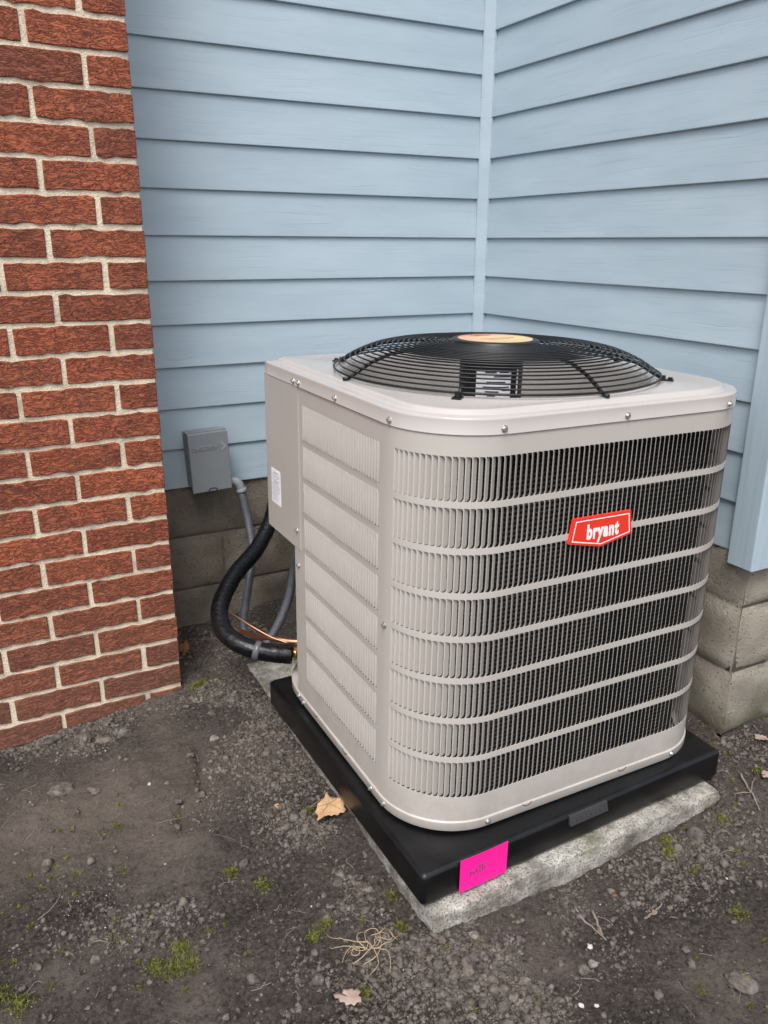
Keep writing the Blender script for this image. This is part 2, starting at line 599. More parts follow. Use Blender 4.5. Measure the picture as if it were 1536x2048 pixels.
# ------------------------------------------------------------------ noise and ground height
_lat = {}
def vnoise(x, y, seed=0):
    if seed not in _lat:
        _lat[seed] = np.random.default_rng(1000 + seed).random((256, 256))
    L = _lat[seed]
    xi = np.floor(x).astype(int); yi = np.floor(y).astype(int)
    fx = x - xi; fy = y - yi
    fx = fx * fx * (3 - 2 * fx); fy = fy * fy * (3 - 2 * fy)
    a = L[xi & 255, yi & 255]; b = L[(xi + 1) & 255, yi & 255]
    c = L[xi & 255, (yi + 1) & 255]; d = L[(xi + 1) & 255, (yi + 1) & 255]
    return (a * (1 - fx) + b * fx) * (1 - fy) + (c * (1 - fx) + d * fx) * fy

CTRL = np.array([(-1.06,-.25,0.0),(-1.3,-.25,-.012),(-1.5,-.25,-.028),(-1.0,-.02,.085),(-.83,0,.095),(-.5,0,.1),(0,0,.1),
    (-.87,-1.23,-.004),(-.5,-1.23,-.008),(-.16,-1.215,-.012),(0,-.95,.09),(0,-.5,.1),(.15,-1.1,.05),(.4,-1.1,.06),(-1.2,-1,-.012),
    (-1.0,-1.6,0),(-.5,-1.6,0),(-2,-1.5,-.02),(.3,-1.5,.0),(-.92,-.45,.030),(-.89,-.62,.046),(-.885,-.8,.046),(-.88,-.97,.030),(-1.05,-.8,-.008),(-1.05,-.6,-.004),(-.93,-.22,.03),(-2,-.3,-.05),(-.05,-1.1,.010)])
def ground_h(x, y, fine=True):
    x = np.asarray(x, float); y = np.asarray(y, float)
    sh = x.shape
    xf = x.ravel(); yf = y.ravel()
    num = np.zeros_like(xf); den = np.full_like(xf, 1e-3)
    for cx, cy, cz in CTRL:
        w = np.exp(-((xf - cx) ** 2 + (yf - cy) ** 2) / (2 * .15 ** 2))
        num += w * cz; den += w
    z = num / den
    near = np.exp(-np.maximum(0, np.hypot(xf + .7, yf + .9) - 1.6))
    z += near * .030 * (vnoise(xf * 3.1 + 40, yf * 3.1 + 40, 1) - .5)
    if fine:
        z += near * .014 * (vnoise(xf * 11 + 80, yf * 11 + 80, 2) - .5)
        r = 1 - np.abs(2 * vnoise(xf * 17 + 31, yf * 17 + 7, 3) - 1)
        z += near * .006 * (r - .5)
        z += near * .0045 * (vnoise(xf * 55 + 5, yf * 55 + 9, 4) - .5)
        z += near * .0030 * (vnoise(xf * 120 + 5, yf * 120 + 9, 5) - .5)
        # shallow shovel cut and cracks in the soil in front of the brick
        def groove(ax, ay, bx, by, w, dep):
            dx, dy = bx - ax, by - ay
            t = np.clip(((xf - ax) * dx + (yf - ay) * dy) / (dx * dx + dy * dy), 0, 1)
            wob = .012 * (vnoise(xf * 14, yf * 14, 6) - .5)
            d = np.hypot(xf - ax - t * dx, yf - ay - t * dy) + wob
            return -dep * np.exp(-(d / w) ** 2)
        z += groove(-1.09, -.50, -1.12, -.62, .008, .016)
        z += groove(-1.36, -.58, -1.16, -.53, .014, .014)
        z += groove(-1.17, -.66, -1.19, -.74, .008, .009)
        z += groove(-1.36, -.98, -1.25, -.90, .010, .012)
    inside = (xf > -.862) & (xf < -.165) & (yf > -1.212) & (yf < -.23)
    z = np.where(inside, np.minimum(z, .005), z)
    return z.reshape(sh)
def gz(x, y):
    return float(ground_h(np.array([x]), np.array([y]))[0])

def axis_pts(lo, hi, step, far):
    core = np.arange(lo, hi + step / 2, step)
    out = []; d = step; p = hi
    while p < far:
        d *= 1.35; p += d; out.append(p)
    outl = []; d = step; p = lo
    while p > -far:
        d *= 1.35; p -= d; outl.append(p)
    return np.array(outl[::-1] + list(core) + out)
gx = axis_pts(-1.72, .40, .0052, 120); gy = axis_pts(-1.78, .06, .0052, 120)
X, Y = np.meshgrid(gx, gy, indexing='ij')
Z = ground_h(X, Y)
V = np.stack([X, Y, Z], -1).reshape(-1, 3)
ny = len(gy)
I, J = np.meshgrid(np.arange(len(gx) - 1), np.arange(ny - 1), indexing='ij')
a = (I * ny + J).ravel()
F = np.stack([a, a + ny, a + ny + 1, a + 1], 1)
put("ground", mesh_tris("ground", V, F, m_soil, True), kind='structure')

# ------------------------------------------------------------------ siding walls
ZS = 1.597          # butt edge of course 0 ; course k at ZS - .11 k
def plank_mesh(name, length, mat, along='x'):
    # local: runs from 0 to length along +x ; -y is outward ; z=0 is the butt edge
    prof = [(0, 0), (-.0, .0), (-.0008, .0015), (-.0008, .004), (.0105, .121), (.0135, .121), (.0125, .001), (.004, -.0002)]
    prof = [(0.0010, 0.0), (0.0, .0012), (.0, .004), (.0084, .122), (.0114, .122), (.0104, .0)]
    n = len(prof)
    vs = [(x, p[0], p[1]) for x in (0, length) for p in prof]
    fs = [(i, (i + 1) % n, n + (i + 1) % n, n + i) for i in range(n)] + [tuple(range(n))[::-1], tuple(range(n, 2 * n))]
    if along == 'y':      # wall facing -x, running toward -y
        vs = [(p[1], -p[0], p[2]) for p in vs]
    return mesh_np(name, vs, fs, mat)
left_wall = thing("siding_wall", "pale blue lap siding wall behind the unit, running from brick to inner corner", "wall", (0, 0, 0))
pm = plank_mesh("siding_plank", 2.6 - .012, m_sx)
for k in range(-9, 11):
    put("siding_plank", pm, left_wall, (-2.6, random.uniform(-.0006, .0006), ZS - .11 * k))
bk = B().box(-2.6, .05, .016, .14, .49, 2.7)
put("wall_sheathing", bk.me("wall_sheathing", m_dark), left_wall)
# inside corner post (a diagonal strip)
cp = B()
pr = [(-.0235, .006), (-.0235, -.002), (-.0195, -.0065), (-.0065, -.0195), (-.002, -.0235), (.006, -.0235), (.013, .013)]
n = len(pr)
cp.add([(x, y, z) for z in (.486, 2.68) for x, y in pr], [(i, (i + 1) % n, n + (i + 1) % n, n + i) for i in range(n)] + [tuple(range(n))[::-1], tuple(range(n, 2 * n))])
put("inside_corner_post", cp.me("inside_corner_post", m_sx), left_wall)

right_wall = thing("siding_wall", "pale blue lap siding wall right of the unit, ending in a square corner post", "wall", (0, 0, 0))
pm = plank_mesh("siding_plank", 1.034 - .012, m_sy, 'y')
# mirror so that the butt faces -x
for v in pm.vertices:
    x, y, z = v.co
for k in range(-9, 11):
    o = put("siding_plank", pm, right_wall, (random.uniform(-.0006, .0006), -.012, ZS - .11 * k))
bk = B().box(.016, .14, -1.03, .0155, .49, 2.7)
put("wall_sheathing", bk.me("wall_sheathing", m_dark), right_wall)
pm2 = plank_mesh("siding_plank", 1.4, m_sx)
for k in range(-9, 11):
    put("siding_plank", pm2, right_wall, (.075, -1.078, ZS - .11 * k))
bk = B().box(.1405, 1.5, -1.06, -.93, .49, 2.7)
put("wall_sheathing", bk.me("wall_sheathing", m_dark), right_wall)
op = B()
pr = [(-.014, -1.030), (-.014, -1.090), (-.0125, -1.0925), (-.010, -1.094), (.080, -1.094), (.080, -1.066), (.020, -1.060), (.014, -1.030)]
n = len(pr)
op.add([(x, y, z) for z in (.474, 2.68) for x, y in pr], [(i, (i + 1) % n, n + (i + 1) % n, n + i) for i in range(n)] + [tuple(range(n))[::-1], tuple(range(n, 2 * n))])
M = Mat("corner_post_vinyl", (.38, .45, .52), .4, spec=.4)
w = M.noise(M.coord('Position', (120, 120, 5)), 1.0, 3)
M.color(M.ramp(w, [(.3, (.335, .418, .478)), (.6, (.38, .467, .53))]))
M.bump(w, .3, .0015)
put("outside_corner_post", op.me("outside_corner_post", M.m), right_wall)

# ------------------------------------------------------------------ foundation: rock-faced blocks
def rock_block(L, H, mat, amp=.014, n=(14, 8), seed=0):
    """local: x 0..L, z 0..H, face at y=0 facing -y, body to y=.12"""
    nx, nz = n
    r = np.random.default_rng(seed)
    ox, oz = r.uniform(0, 200, 2)
    vs = []; fs = []
    for i in range(nx + 1):
        for j in range(nz + 1):
            u, w = i / nx, j / nz
            x, z = u * L, w * H
            edge = min(u * L, L - u * L, w * H, H - w * H)
            pil = min(1, edge / .018); pil = pil * (2 - pil)
            nz_ = float(vnoise(np.array([ox + x * 14]), np.array([oz + z * 20]), 11)[0]) + .5 * float(vnoise(np.array([ox + x * 40]), np.array([oz + z * 50]), 12)[0])
            vs.append((x, .0035 - pil * (.0015 + amp * nz_ * .75), z))
    for i in range(nx):
        for j in range(nz):
            a = i * (nz + 1) + j
            fs.append((a, a + nz + 1, a + nz + 2, a + 1))
    b = B().add(vs, fs)
    b.add([(0, .007, 0), (L, .007, 0), (L, .007, H), (0, .007, H), (0, .12, 0), (L, .12, 0), (L, .12, H), (0, .12, H)],
          [(0, 4, 5, 1), (1, 5, 6, 2), (2, 6, 7, 3), (3, 7, 4, 0), (4, 7, 6, 5)])
    return b.me("foundation_block", mat, True)
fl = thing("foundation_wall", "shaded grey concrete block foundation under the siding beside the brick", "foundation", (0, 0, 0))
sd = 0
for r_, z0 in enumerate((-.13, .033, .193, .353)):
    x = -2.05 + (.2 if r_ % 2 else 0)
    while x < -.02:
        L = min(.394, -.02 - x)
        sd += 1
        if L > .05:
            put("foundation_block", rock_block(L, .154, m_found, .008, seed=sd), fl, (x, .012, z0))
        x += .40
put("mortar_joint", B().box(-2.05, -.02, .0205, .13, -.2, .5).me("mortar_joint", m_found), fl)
fr = thing("foundation_wall", "rock-faced concrete block foundation at the right house corner, mossy at its foot", "foundation", (0, 0, 0))
PROT = (.013, .004, .001, .0)
for r_, z0 in enumerate((-.13, .045, .209, .371)):
    H = (.1725, .1615, .1595, .138)[r_]
    y = 0.0
    first = True
    Ls = ([.40, .40, .27] if r_ % 2 else [.27, .40, .40])
    yy = -1.07
    for L in Ls:                       # along the -x facing side, from the corner backwards
        sd += 1
        o = put("foundation_block", rock_block(L - .004, H, m_foundr, .013, seed=sd), fr, (.006 - PROT[r_], yy + L - PROT[r_], z0), (0, 0, R(-90)))
        yy += L
    x = .0095
    for L in ([.2, .4, .4, .4] if r_ % 2 else [.4, .4, .4, .2]):   # along the front facing side
        sd += 1
        put("foundation_block", rock_block(L - .004, H, m_foundr, .013, seed=sd), fr, (x - PROT[r_], -1.066 - PROT[r_], z0))
        x += L
put("mortar_joint", B().box(.0085, 1.4, -1.0625, -.0005, -.2, .5).me("mortar_joint", m_foundr), fr)

# ------------------------------------------------------------------ brick pier
pier = thing("brick_wall", "red textured brick wall with pale mortar joints at the left", "wall", (0, 0, 0))
XR, YF, ZJ, Q = -1.060, -.2454, 1.5717, .0667
JT = .0115
def brick_mesh(L, D, seed):
    H = Q - JT
    r = random.Random(seed)
    b = B().box(-L, 0, 0, D, 0, H)
    me = b.me("brick", m_brick)
    bm = bmesh.new(); bm.from_mesh(me)
    bmesh.ops.subdivide_edges(bm, edges=[e for e in bm.edges if abs(e.verts[0].co.x - e.verts[1].co.x) > .05], cuts=11 if L > .12 else 5, use_grid_fill=True)
    for v in bm.verts:
        v.co += Vector((r.uniform(-.0011, .0011) if v.co.x not in (0,) else r.uniform(-.0012, .0004), r.uniform(-.0006, .0003), r.uniform(-.0019, .0017)))
    es = [e for e in bm.edges if len(e.link_faces) == 2 and e.calc_face_angle(0) > R(40)]
    bmesh.ops.bevel(bm, geom=es, offset=.0016, segments=1, affect='EDGES')
    bm.to_mesh(me); bm.free()
    return me
VAR = {}
def brick_at(x1, y0, z, L, D):
    key = (round(L, 4), round(D, 4))
    if key not in VAR:
        VAR[key] = [brick_mesh(L, D, hash(key) % 1000 + i) for i in range(4)]
    put("brick", random.choice(VAR[key]), pier, (x1 + random.uniform(-.0008, .0008), y0 + random.uniform(-.0010, .0005), z + random.uniform(-.0008, .0008)))
PI_ = .2055
for k in range(-10, 26):
    zb = ZJ - (k + 1) * Q + JT / 2
    if k % 2 == 0:          # stretcher at the corner
        brick_at(XR, YF, zb, .1925, .092)
        x = XR - .1925 - JT
        brick_at(XR, YF + .092 + JT, zb, .092, .138)
    else:                   # header at the corner: long side on the return face
        brick_at(XR, YF, zb, .0845, .1925)
        x = XR - .0845 - JT
        brick_at(XR, YF + .1925 + JT, zb, .0845, .037)
    while x > -2.05:
        brick_at(x, YF, zb, .194, .092)
        x -= PI_
put("mortar", B().box(-2.15, XR - .0028, YF + .0034, -.0035, -.2, 2.3).me("mortar", m_mortar), pier)

# ------------------------------------------------------------------ concrete slab and plastic pad
def lumpy_slab():
    n_x, n_y, n_z = 110, 120, 10
    x0, x1, y0, y1, z0, z1 = -.877, -.155, -1.222, -.222, -.05, .042
    bm = bmesh.new()
    def grid(fn, nu, nv):
        g = [[bm.verts.new(fn(i / nu, j / nv)) for j in range(nv + 1)] for i in range(nu + 1)]
        for i in range(nu):
            for j in range(nv):
                bm.faces.new((g[i][j], g[i+1][j], g[i+1][j+1], g[i][j+1]))
    L = lambda a, b, t: a + (b - a) * t
    grid(lambda u, v: (L(x0, x1, u), L(y0, y1, v), z1), n_x, n_y)
    grid(lambda u, v: (L(x0, x1, u), y0, L(z0, z1, v)), n_x, n_z)
    grid(lambda u, v: (L(x0, x1, u), y1, L(z1, z0, v)), n_x, n_z)
    grid(lambda u, v: (x0, L(y1, y0, u), L(z0, z1, v)), n_y, n_z)
    grid(lambda u, v: (x1, L(y0, y1, u), L(z0, z1, v)), n_y, n_z)
    bmesh.ops.remove_doubles(bm, verts=bm.verts, dist=1e-5)
    for v in bm.verts:
        x, y, z = v.co
        # shear to the measured outline (front edge runs slightly back to the right)
        t = (x - x0) / (x1 - x0)
        v.co.y += .016 * t * (1 - (y - y0) / (y1 - y0))
        ex = min(x - x0, x1 - x); ey = min(y - y0, y1 - y); ez = z1 - z
        nA = float(vnoise(np.array([x * 22 + z * 30 + 9]), np.array([y * 22 + z * 17 + 3]), 21)[0]) - .5
        nB = float(vnoise(np.array([x * 70 + z * 60]), np.array([y * 70 + z * 50]), 22)[0]) - .5
        on_top_edge = (ez < .02) and (min(ex, ey) < .012)
        if ez < 1e-4 and min(ex, ey) < 1e-4:
            cx = .0022 * (1 if x - x0 < 1e-4 else (-1 if x1 - x < 1e-4 else 0))
            cy = .0022 * (1 if y - y0 < 1e-4 else (-1 if y1 - y < 1e-4 else 0))
            v.co += Vector((cx, cy, -.0018 - .012 * max(0, nA - .1)))
        if ez < 1e-4:
            v.co.z += .003 * nB - .002 * max(0, nA)
        else:
            d = .0022 * nA + .0045 * nB
            if y - y0 < 1e-4: v.co.y += d
            if x - x0 < 1e-4: v.co.x += d
            if x1 - x < 1e-4: v.co.x -= d
    me = bpy.data.meshes.new("concrete_slab")
    bmesh.ops.recalc_face_normals(bm, faces=bm.faces)
    bm.to_mesh(me); bm.free()
    me.materials.append(m_slab)
    shade_auto(me)
    return me
put("concrete_slab", lumpy_slab(), label="weathered grey concrete slab half sunk in soil under the black pad", cat="slab")

pad = thing("equipment_pad", "thick black plastic equipment pad on the concrete slab", "pad", (-.886, -1.197, .045))
# local outline (bottom-left front corner is the origin)
def quad_prism(c, z0, z1):
    return B().add([(x, y, z) for z in (z0, z1) for x, y in c], [(3, 2, 1, 0), (4, 5, 6, 7), (0, 1, 5, 4), (1, 2, 6, 5), (2, 3, 7, 6), (3, 0, 4, 7)])
PC = [(0, 0), (.757, .022), (.764, .765), (-.006, .745)]
pme = quad_prism(PC, 0, .068).me("pad_body", m_pad)
bevel(pme, .011, 5); shade_auto(pme)
put("pad_body", pme, pad)
tg = B().box(-.048, .048, -.0035, .004, -.0105, .0105).me("name_plate", m_plate)
bevel(tg, .0012, 2)
ang = math.atan2(.022, .757)
npl = put("name_plate", tg, pad, (.376, .0095, .0555), (R(-16), 0, ang))
eb = B()
for i in range(7):
    x = -.036 + i * .012
    eb.tube([(x - .004, -.0036, -.004), (x, -.0036, .004), (x + .004, -.0036, -.004)], .0007, 5)
put("embossed_mark", eb.me("embossed_mark", m_plate), npl)

# pink paper on the pad's front face
note = thing("pink_note", "hot pink paper note with a handwritten word stuck on the black pad's front", "note", (-.811, -1.1962, .0535), (0, 0, ang))
pk = B()
NX = 10
for i in range(NX + 1):
    x = .104 * i / NX
    bow = -.0030 - .0012 * math.sin(3.14 * i / NX)
    pk.v += [(x, bow, -.004 + .001 * (i / NX)), (x, bow - .0004, .066)]
pk.f = [(2*i, 2*i+2, 2*i+3, 2*i+1) for i in range(NX)]
pk.v += [(v[0], v[1] + .0006, v[2]) for v in pk.v[:]]
k0 = 2 * (NX + 1)
pk.f += [(k0+2*i, k0+2*i+1, k0+2*i+3, k0+2*i+2) for i in range(NX)] + [(2*i+1, 2*i+3, k0+2*i+3, k0+2*i+1) for i in range(NX)] + [(2*i, k0+2*i, k0+2*i+2, 2*i+2) for i in range(NX)] + [(0, 1, k0+1, k0), (2*NX, k0+2*NX, k0+2*NX+1, 2*NX+1)]
put("paper", pk.me("paper", m_pink), note)
hw = B()
def stroke(pts, r=.00075):
    hw.tube([(.022 + p[0] * .0085, -.0047, .026 + p[1] * .0085 + p[0] * .0008) for p in pts], r, 5)
stroke([(0, 0), (.05, 1), (.35, .45), (.7, 1), (.72, 0)])                 # m
stroke([(1.0, .0), (1.4, 1.15), (1.75, .0)]); stroke([(1.1, .45), (1.7, .5)])   # A
stroke([(2.35, .1), (2.38, 1.5)]); stroke([(1.9, 1.55), (2.6, 1.6), (3.9, 1.72)])   # t
stroke([(3.05, .15), (3.05, 1.55)])
stroke([(3.6, .15), (3.62, 1.0), (3.95, 1.25), (4.3, 1.15)])
stroke([(2.1, -.12), (3.0, .02), (3.5, .08)])
put("handwriting", hw.me("handwriting", m_ink), note)

# ------------------------------------------------------------------ air conditioner
ac = thing("air_conditioner", "beige square outdoor air conditioning unit with louvred sides and domed black fan guard", "air conditioner",
           (-.8647, -1.1417, .120), (.004, .0077, -.0042))
W, D, HT = .742, .745, .7416
RF, RB, RL = .147, .10, .018      # corner radii: front, back right, back left
def rrect(off=0., n=18, rl=None):
    """outline as list of (x, y, nx, ny, kind) going left face (back to front) > front > right > back"""
    pts = []
    rl = RL if rl is None else rl
    def arc(cx, cy, r, a0, a1, n):
        for i in range(n + 1):
            a = R(a0 + (a1 - a0) * i / n)
            pts.append((cx + (r + off) * math.cos(a), cy + (r + off) * math.sin(a), math.cos(a), math.sin(a)))
    arc(RF, RF, RF, 180, 270, n)
    arc(W - RF, RF, RF, 270, 360, n)
    arc(W - RB, D - RB, RB, 0, 90, n)
    arc(rl, D - rl, rl, 90, 180, max(4, n // 2))
    return pts
def loft_closed(levels, n=18, rl=None):
    b = B(); cnt = None
    for off, z in levels:
        ps = rrect(off, n, rl); cnt = len(ps)
        b.v += [(p[0], p[1], z) for p in ps]
    for l in range(len(levels) - 1):
        for i in range(cnt):
            j = (i + 1) % cnt
            b.f.append((l * cnt + i, l * cnt + j, (l + 1) * cnt + j, (l + 1) * cnt + i))
    return b, cnt

# path along the louvred wrap: starts on the left face at V0, goes round the front, right and back
def wrap_path(step=.004):
    segs = []
    L1 = .153 - RF
    pts = []
    s = 0
    total = [('l', L1), ('a', (RF, RF, RF, 180, 270)), ('l', W - 2 * RF), ('a', (W - RF, RF, RF, 270, 360)), ('l', D - RF - RB), ('a', (W - RB, D - RB, RB, 0, 90)), ('l', W - RB - .15)]
    x, y, th = 0.0, .153, R(-90)
    out = [(0.0, x, y, th)]
    for kind, v in total:
        if kind == 'l':
            nseg = max(1, int(v / step)) if v > .02 else 1
            for i in range(nseg):
                x += math.cos(th) * v / nseg; y += math.sin(th) * v / nseg; s += v / nseg
                out.append((s, x, y, th))
        else:
            cx, cy, r, a0, a1 = v
            nseg = 40
            for i in range(1, nseg + 1):
                a = R(a0 + (a1 - a0) * i / nseg)
                x, y = cx + r * math.cos(a), cy + r * math.sin(a)
                th = a + R(90); s += r * R(a1 - a0) / nseg
                out.append((s, x, y, th))
    return np.array(out)
WP = wrap_path()
STOT = WP[-1, 0]
def on_path(s):
    return tuple(float(np.interp(s, WP[:, 0], WP[:, k])) for k in (1, 2, 3))
def path_strip(b, s0, s1, z0, z1, thick=.0012, off=0., seg=None):
    n = seg or max(2, int((s1 - s0) / .006) + 1)
    ss = np.linspace(s0, s1, n)
    base = len(b.v)
    for s in ss:
        x, y, th = on_path(s)
        nx, ny = math.sin(th), -math.cos(th)      # outward
        xo, yo = x + nx * off, y + ny * off
        xi, yi = x + nx * (off - thick), y + ny * (off - thick)
        b.v += [(xo, yo, z0), (xo, yo, z1), (xi, yi, z1), (xi, yi, z0)]
    for i in range(n - 1):
        p, q = base + 4 * i, base + 4 * i + 4
        for k in range(4):
            l = (k + 1) % 4
            b.f.append((p + k, q + k, q + l, p + l))
    b.f += [(base, base + 1, base + 2, base + 3), (base + 4*(n-1) + 3, base + 4*(n-1) + 2, base + 4*(n-1) + 1, base + 4*(n-1))]

ROW0, PITCHZ, BAR = .7068, .0793, .0112
rows = []
for k in range(8):
    zt = ROW0 - k * PITCHZ - (0 if k == 0 else BAR / 2)
    zb = ROW0 - (k + 1) * PITCHZ + (BAR / 2 if k < 7 else 0)
    rows.append((zb, zt))
PITCH = .01075
S0 = .006 + .027                       # first louvre
NCOL = int((STOT - S0 - .03) / PITCH)
SEND = S0 + NCOL * PITCH

gp = B()
path_strip(gp, 0, STOT, rows[0][1], HT + .004)
path_strip(gp, 0, STOT, .0205, rows[7][0])
path_strip(gp, 0, S0, rows[7][0], rows[0][1], seg=6)
path_strip(gp, SEND, STOT, rows[7][0], rows[0][1], seg=4)
for k in range(7):
    path_strip(gp, S0, SEND, rows[k + 1][1], rows[k][0])
grille = put("grille_panel", shade_auto(gp.me("grille_panel", m_beige)), ac)

def slat_geo(h, pitch=PITCH, lip=.0010, depth=.0068, tang=.0092, fil=True, cs=None):
    """one pressed louvre: local x along the panel, y inward, z up"""
    zs = [.0, .0018, .0045, h - .0045, h - .0018, h]
    ws = [.55, .84, 1, 1, .84, .55]
    cs = cs or [(0, 0), (lip, .0001), (lip + .0012, .0007), (lip + .0021, .0018), (lip + .0028, .0031), (tang, depth)]
    vs = []
    for z, w in zip(zs, ws):
        for x, y in cs:
            vs.append((x * w, y * w + .0003, z))
    n = len(cs)
    f = [(i * n + j, i * n + j + 1, (i + 1) * n + j + 1, (i + 1) * n + j) for i in range(len(zs) - 1) for j in range(n - 1)]
    if fil:
        b = len(vs)
        vs += [(0, .0002, 0), (-.0052, .0002, 0), (-.0022, .0002, .0014), (-.0006, .0002, .0042), (0, .0002, .0075),
               (0, .0002, h), (-.0034, .0002, h), (-.0011, .0002, h - .0011), (0, .0002, h - .0034)]
        f += [(b, b + 4, b + 3, b + 2), (b, b + 2, b + 1), (b + 5, b + 6, b + 7, b + 8)]
    return vs, f
slat_meshes = {}
for k, (zb, zt) in enumerate(rows):
    key = round(zt - zb, 5)
    if key not in slat_meshes:
        v, f = slat_geo(zt - zb)
        slat_meshes[key] = mesh_np("louver_slat", v, f, m_beige, True)
NIND = 37
rest = B()
for k, (zb, zt) in enumerate(rows):
    v, f = slat_geo(zt - zb)
    for c in range(NCOL):
        s = S0 + c * PITCH
        x, y, th = on_path(s)
        x2, y2, th2 = on_path(s + PITCH)
        ang_ = math.atan2(y2 - y, x2 - x)
        if c < NIND:
            put("louver_slat", slat_meshes[round(zt - zb, 5)], grille, (x, y, zb), (0, 0, ang_))
        else:
            ca, sa = math.cos(ang_), math.sin(ang_)
            rest.add([(x + p[0] * ca - p[1] * sa, y + p[0] * sa + p[1] * ca, zb + p[2]) for p in v], f)
put("louver_slats", rest.me("louver_slats", m_beige, True), grille, kind='stuff')

# left access panel with its own louvres
VA, VB = .1535, .568
LV0, LV1 = .166, .512
sp_ = B()
x_o, x_i = 0.0005, .0017
def lbox(b, v0, v1, z0, z1): b.box(x_o, x_i, v0, v1, z0, z1)
lbox(sp_, VA, VB, rows[0][1], HT + .003); lbox(sp_, VA, VB, .0205, rows[7][0])
lbox(sp_, VA, LV0, rows[7][0], rows[0][1]); lbox(sp_, LV1, VB, rows[7][0], rows[0][1])
for k in range(7):
    lbox(sp_, LV0, LV1, rows[k + 1][1], rows[k][0])
side = put("side_panel", sp_.me("side_panel", m_beige), ac)
ls = B()
nl = int(round((LV1 - LV0) / PITCH)); pl = (LV1 - LV0) / nl
for zb, zt in rows:
    v, f = slat_geo(zt - zb, cs=[(0, .0042), (.0012, .0016), (.0030, .0008), (.0050, .0012), (.0068, .0034), (.0086, .0095)])
    for c in range(nl):
        y = LV1 - c * pl
        ls.add([(-.0016 + p[1], y - p[0], zb + p[2]) for p in v], f)
put("louver_slats", ls.me("louver_slats", m_beige, True), side, kind='stuff')

# inner structure: coil, posts, base
cb, cnt = loft_closed([(-.030, .03), (-.030, HT - .01)], 18, .285)
# leave the back left corner open
put("condenser_coil", shade_auto(cb.me("condenser_coil", m_coil)), ac)
dv = B()
dv.add([(.012, .566, z) for z in (.0205, HT - .006)] + [(.012, .560, z) for z in (.0205, HT - .006)] , [])
dv.box(.0025, .012, .5665, .572, .0205, .384)
put("corner_flange", dv.me("corner_flange", m_beige), ac)
bp, cnt = loft_closed([(-.03, .0005), (.0015, .0), (.0028, .0025), (.0028, .0185), (.0006, .0208), (-.02, .0209)], 24, .178)
bp.f.append(tuple(range(cnt))[::-1])
put("base_pan", shade_auto(bp.me("base_pan", m_beige)), ac)
for fx, fy in ((.1, .1), (W - .1, .1), (W - .1, D - .1), (.1, D - .1)):
    put("foot", B().cyl((fx, fy, -.012), (fx, fy, .0003), .022, n=14).me("foot", m_dark), ac)
# small knock-out notches along the base
def notch(o, ex, ez):
    b = B(); P0 = np.array(o)
    ex = np.array(ex, float)
    pts = []
    for i in range(9):
        a = math.pi * i / 8
        pts.append(tuple(P0 + ex * (-.010 * math.cos(a)) + np.array((0, 0, -.0065 * math.sin(a)))))
    return b.tube(pts, .0007, 5).me("notch", m_dark)
for u in (.237, .475):
    put("notch", notch((u, -.0029, .020), (1, 0, 0), 0), ac)
for v in (.455, .30):
    put("notch", notch((-.0029, v, .020), (0, 1, 0), 0), ac)

# electrical control cover at the back left corner
cc = B()
pr = [(-.0014, .531), (-.0014, D - RL)] + [(RL - (RL + .0014) * math.cos(R(a)), D - RL + (RL + .0014) * math.sin(R(a))) for a in range(10, 91, 10)] + [(.15, D + .0014), (.15, D - .004), (.02, D - .02), (.004, .60), (.0004, .531)]
n = len(pr)
cc.add([(x, y, z) for z in (.384, HT + .003) for x, y in pr], [(i, n + i, n + (i + 1) % n, (i + 1) % n) for i in range(n)] + [tuple(range(n)), tuple(range(n, 2 * n))[::-1]])
ctrl = put("control_cover", shade_auto(cc.me("control_cover", m_beige)), ac)
lab = put("rating_label", B().box(-.0021, -.0013, .644, .700, .450, .531).me("rating_label", m_white), ctrl)
pb = B()
for i in range(16):
    z = .523 - i * .0043
    if i in (0, 5):
        pb.box(-.0023, -.0019, .658, .686, z - .0012, z + .0012)
        continue
    v1 = .697 - .004 * random.random(); v0 = .648 + .016 * random.random() * (i % 3 == 0)
    pb.box(-.0023, -.0019, v0 if i < 11 else .662, v1, z - .0008, z + .0006)
put("label_print", pb.me("label_print", m_greyink), lab)

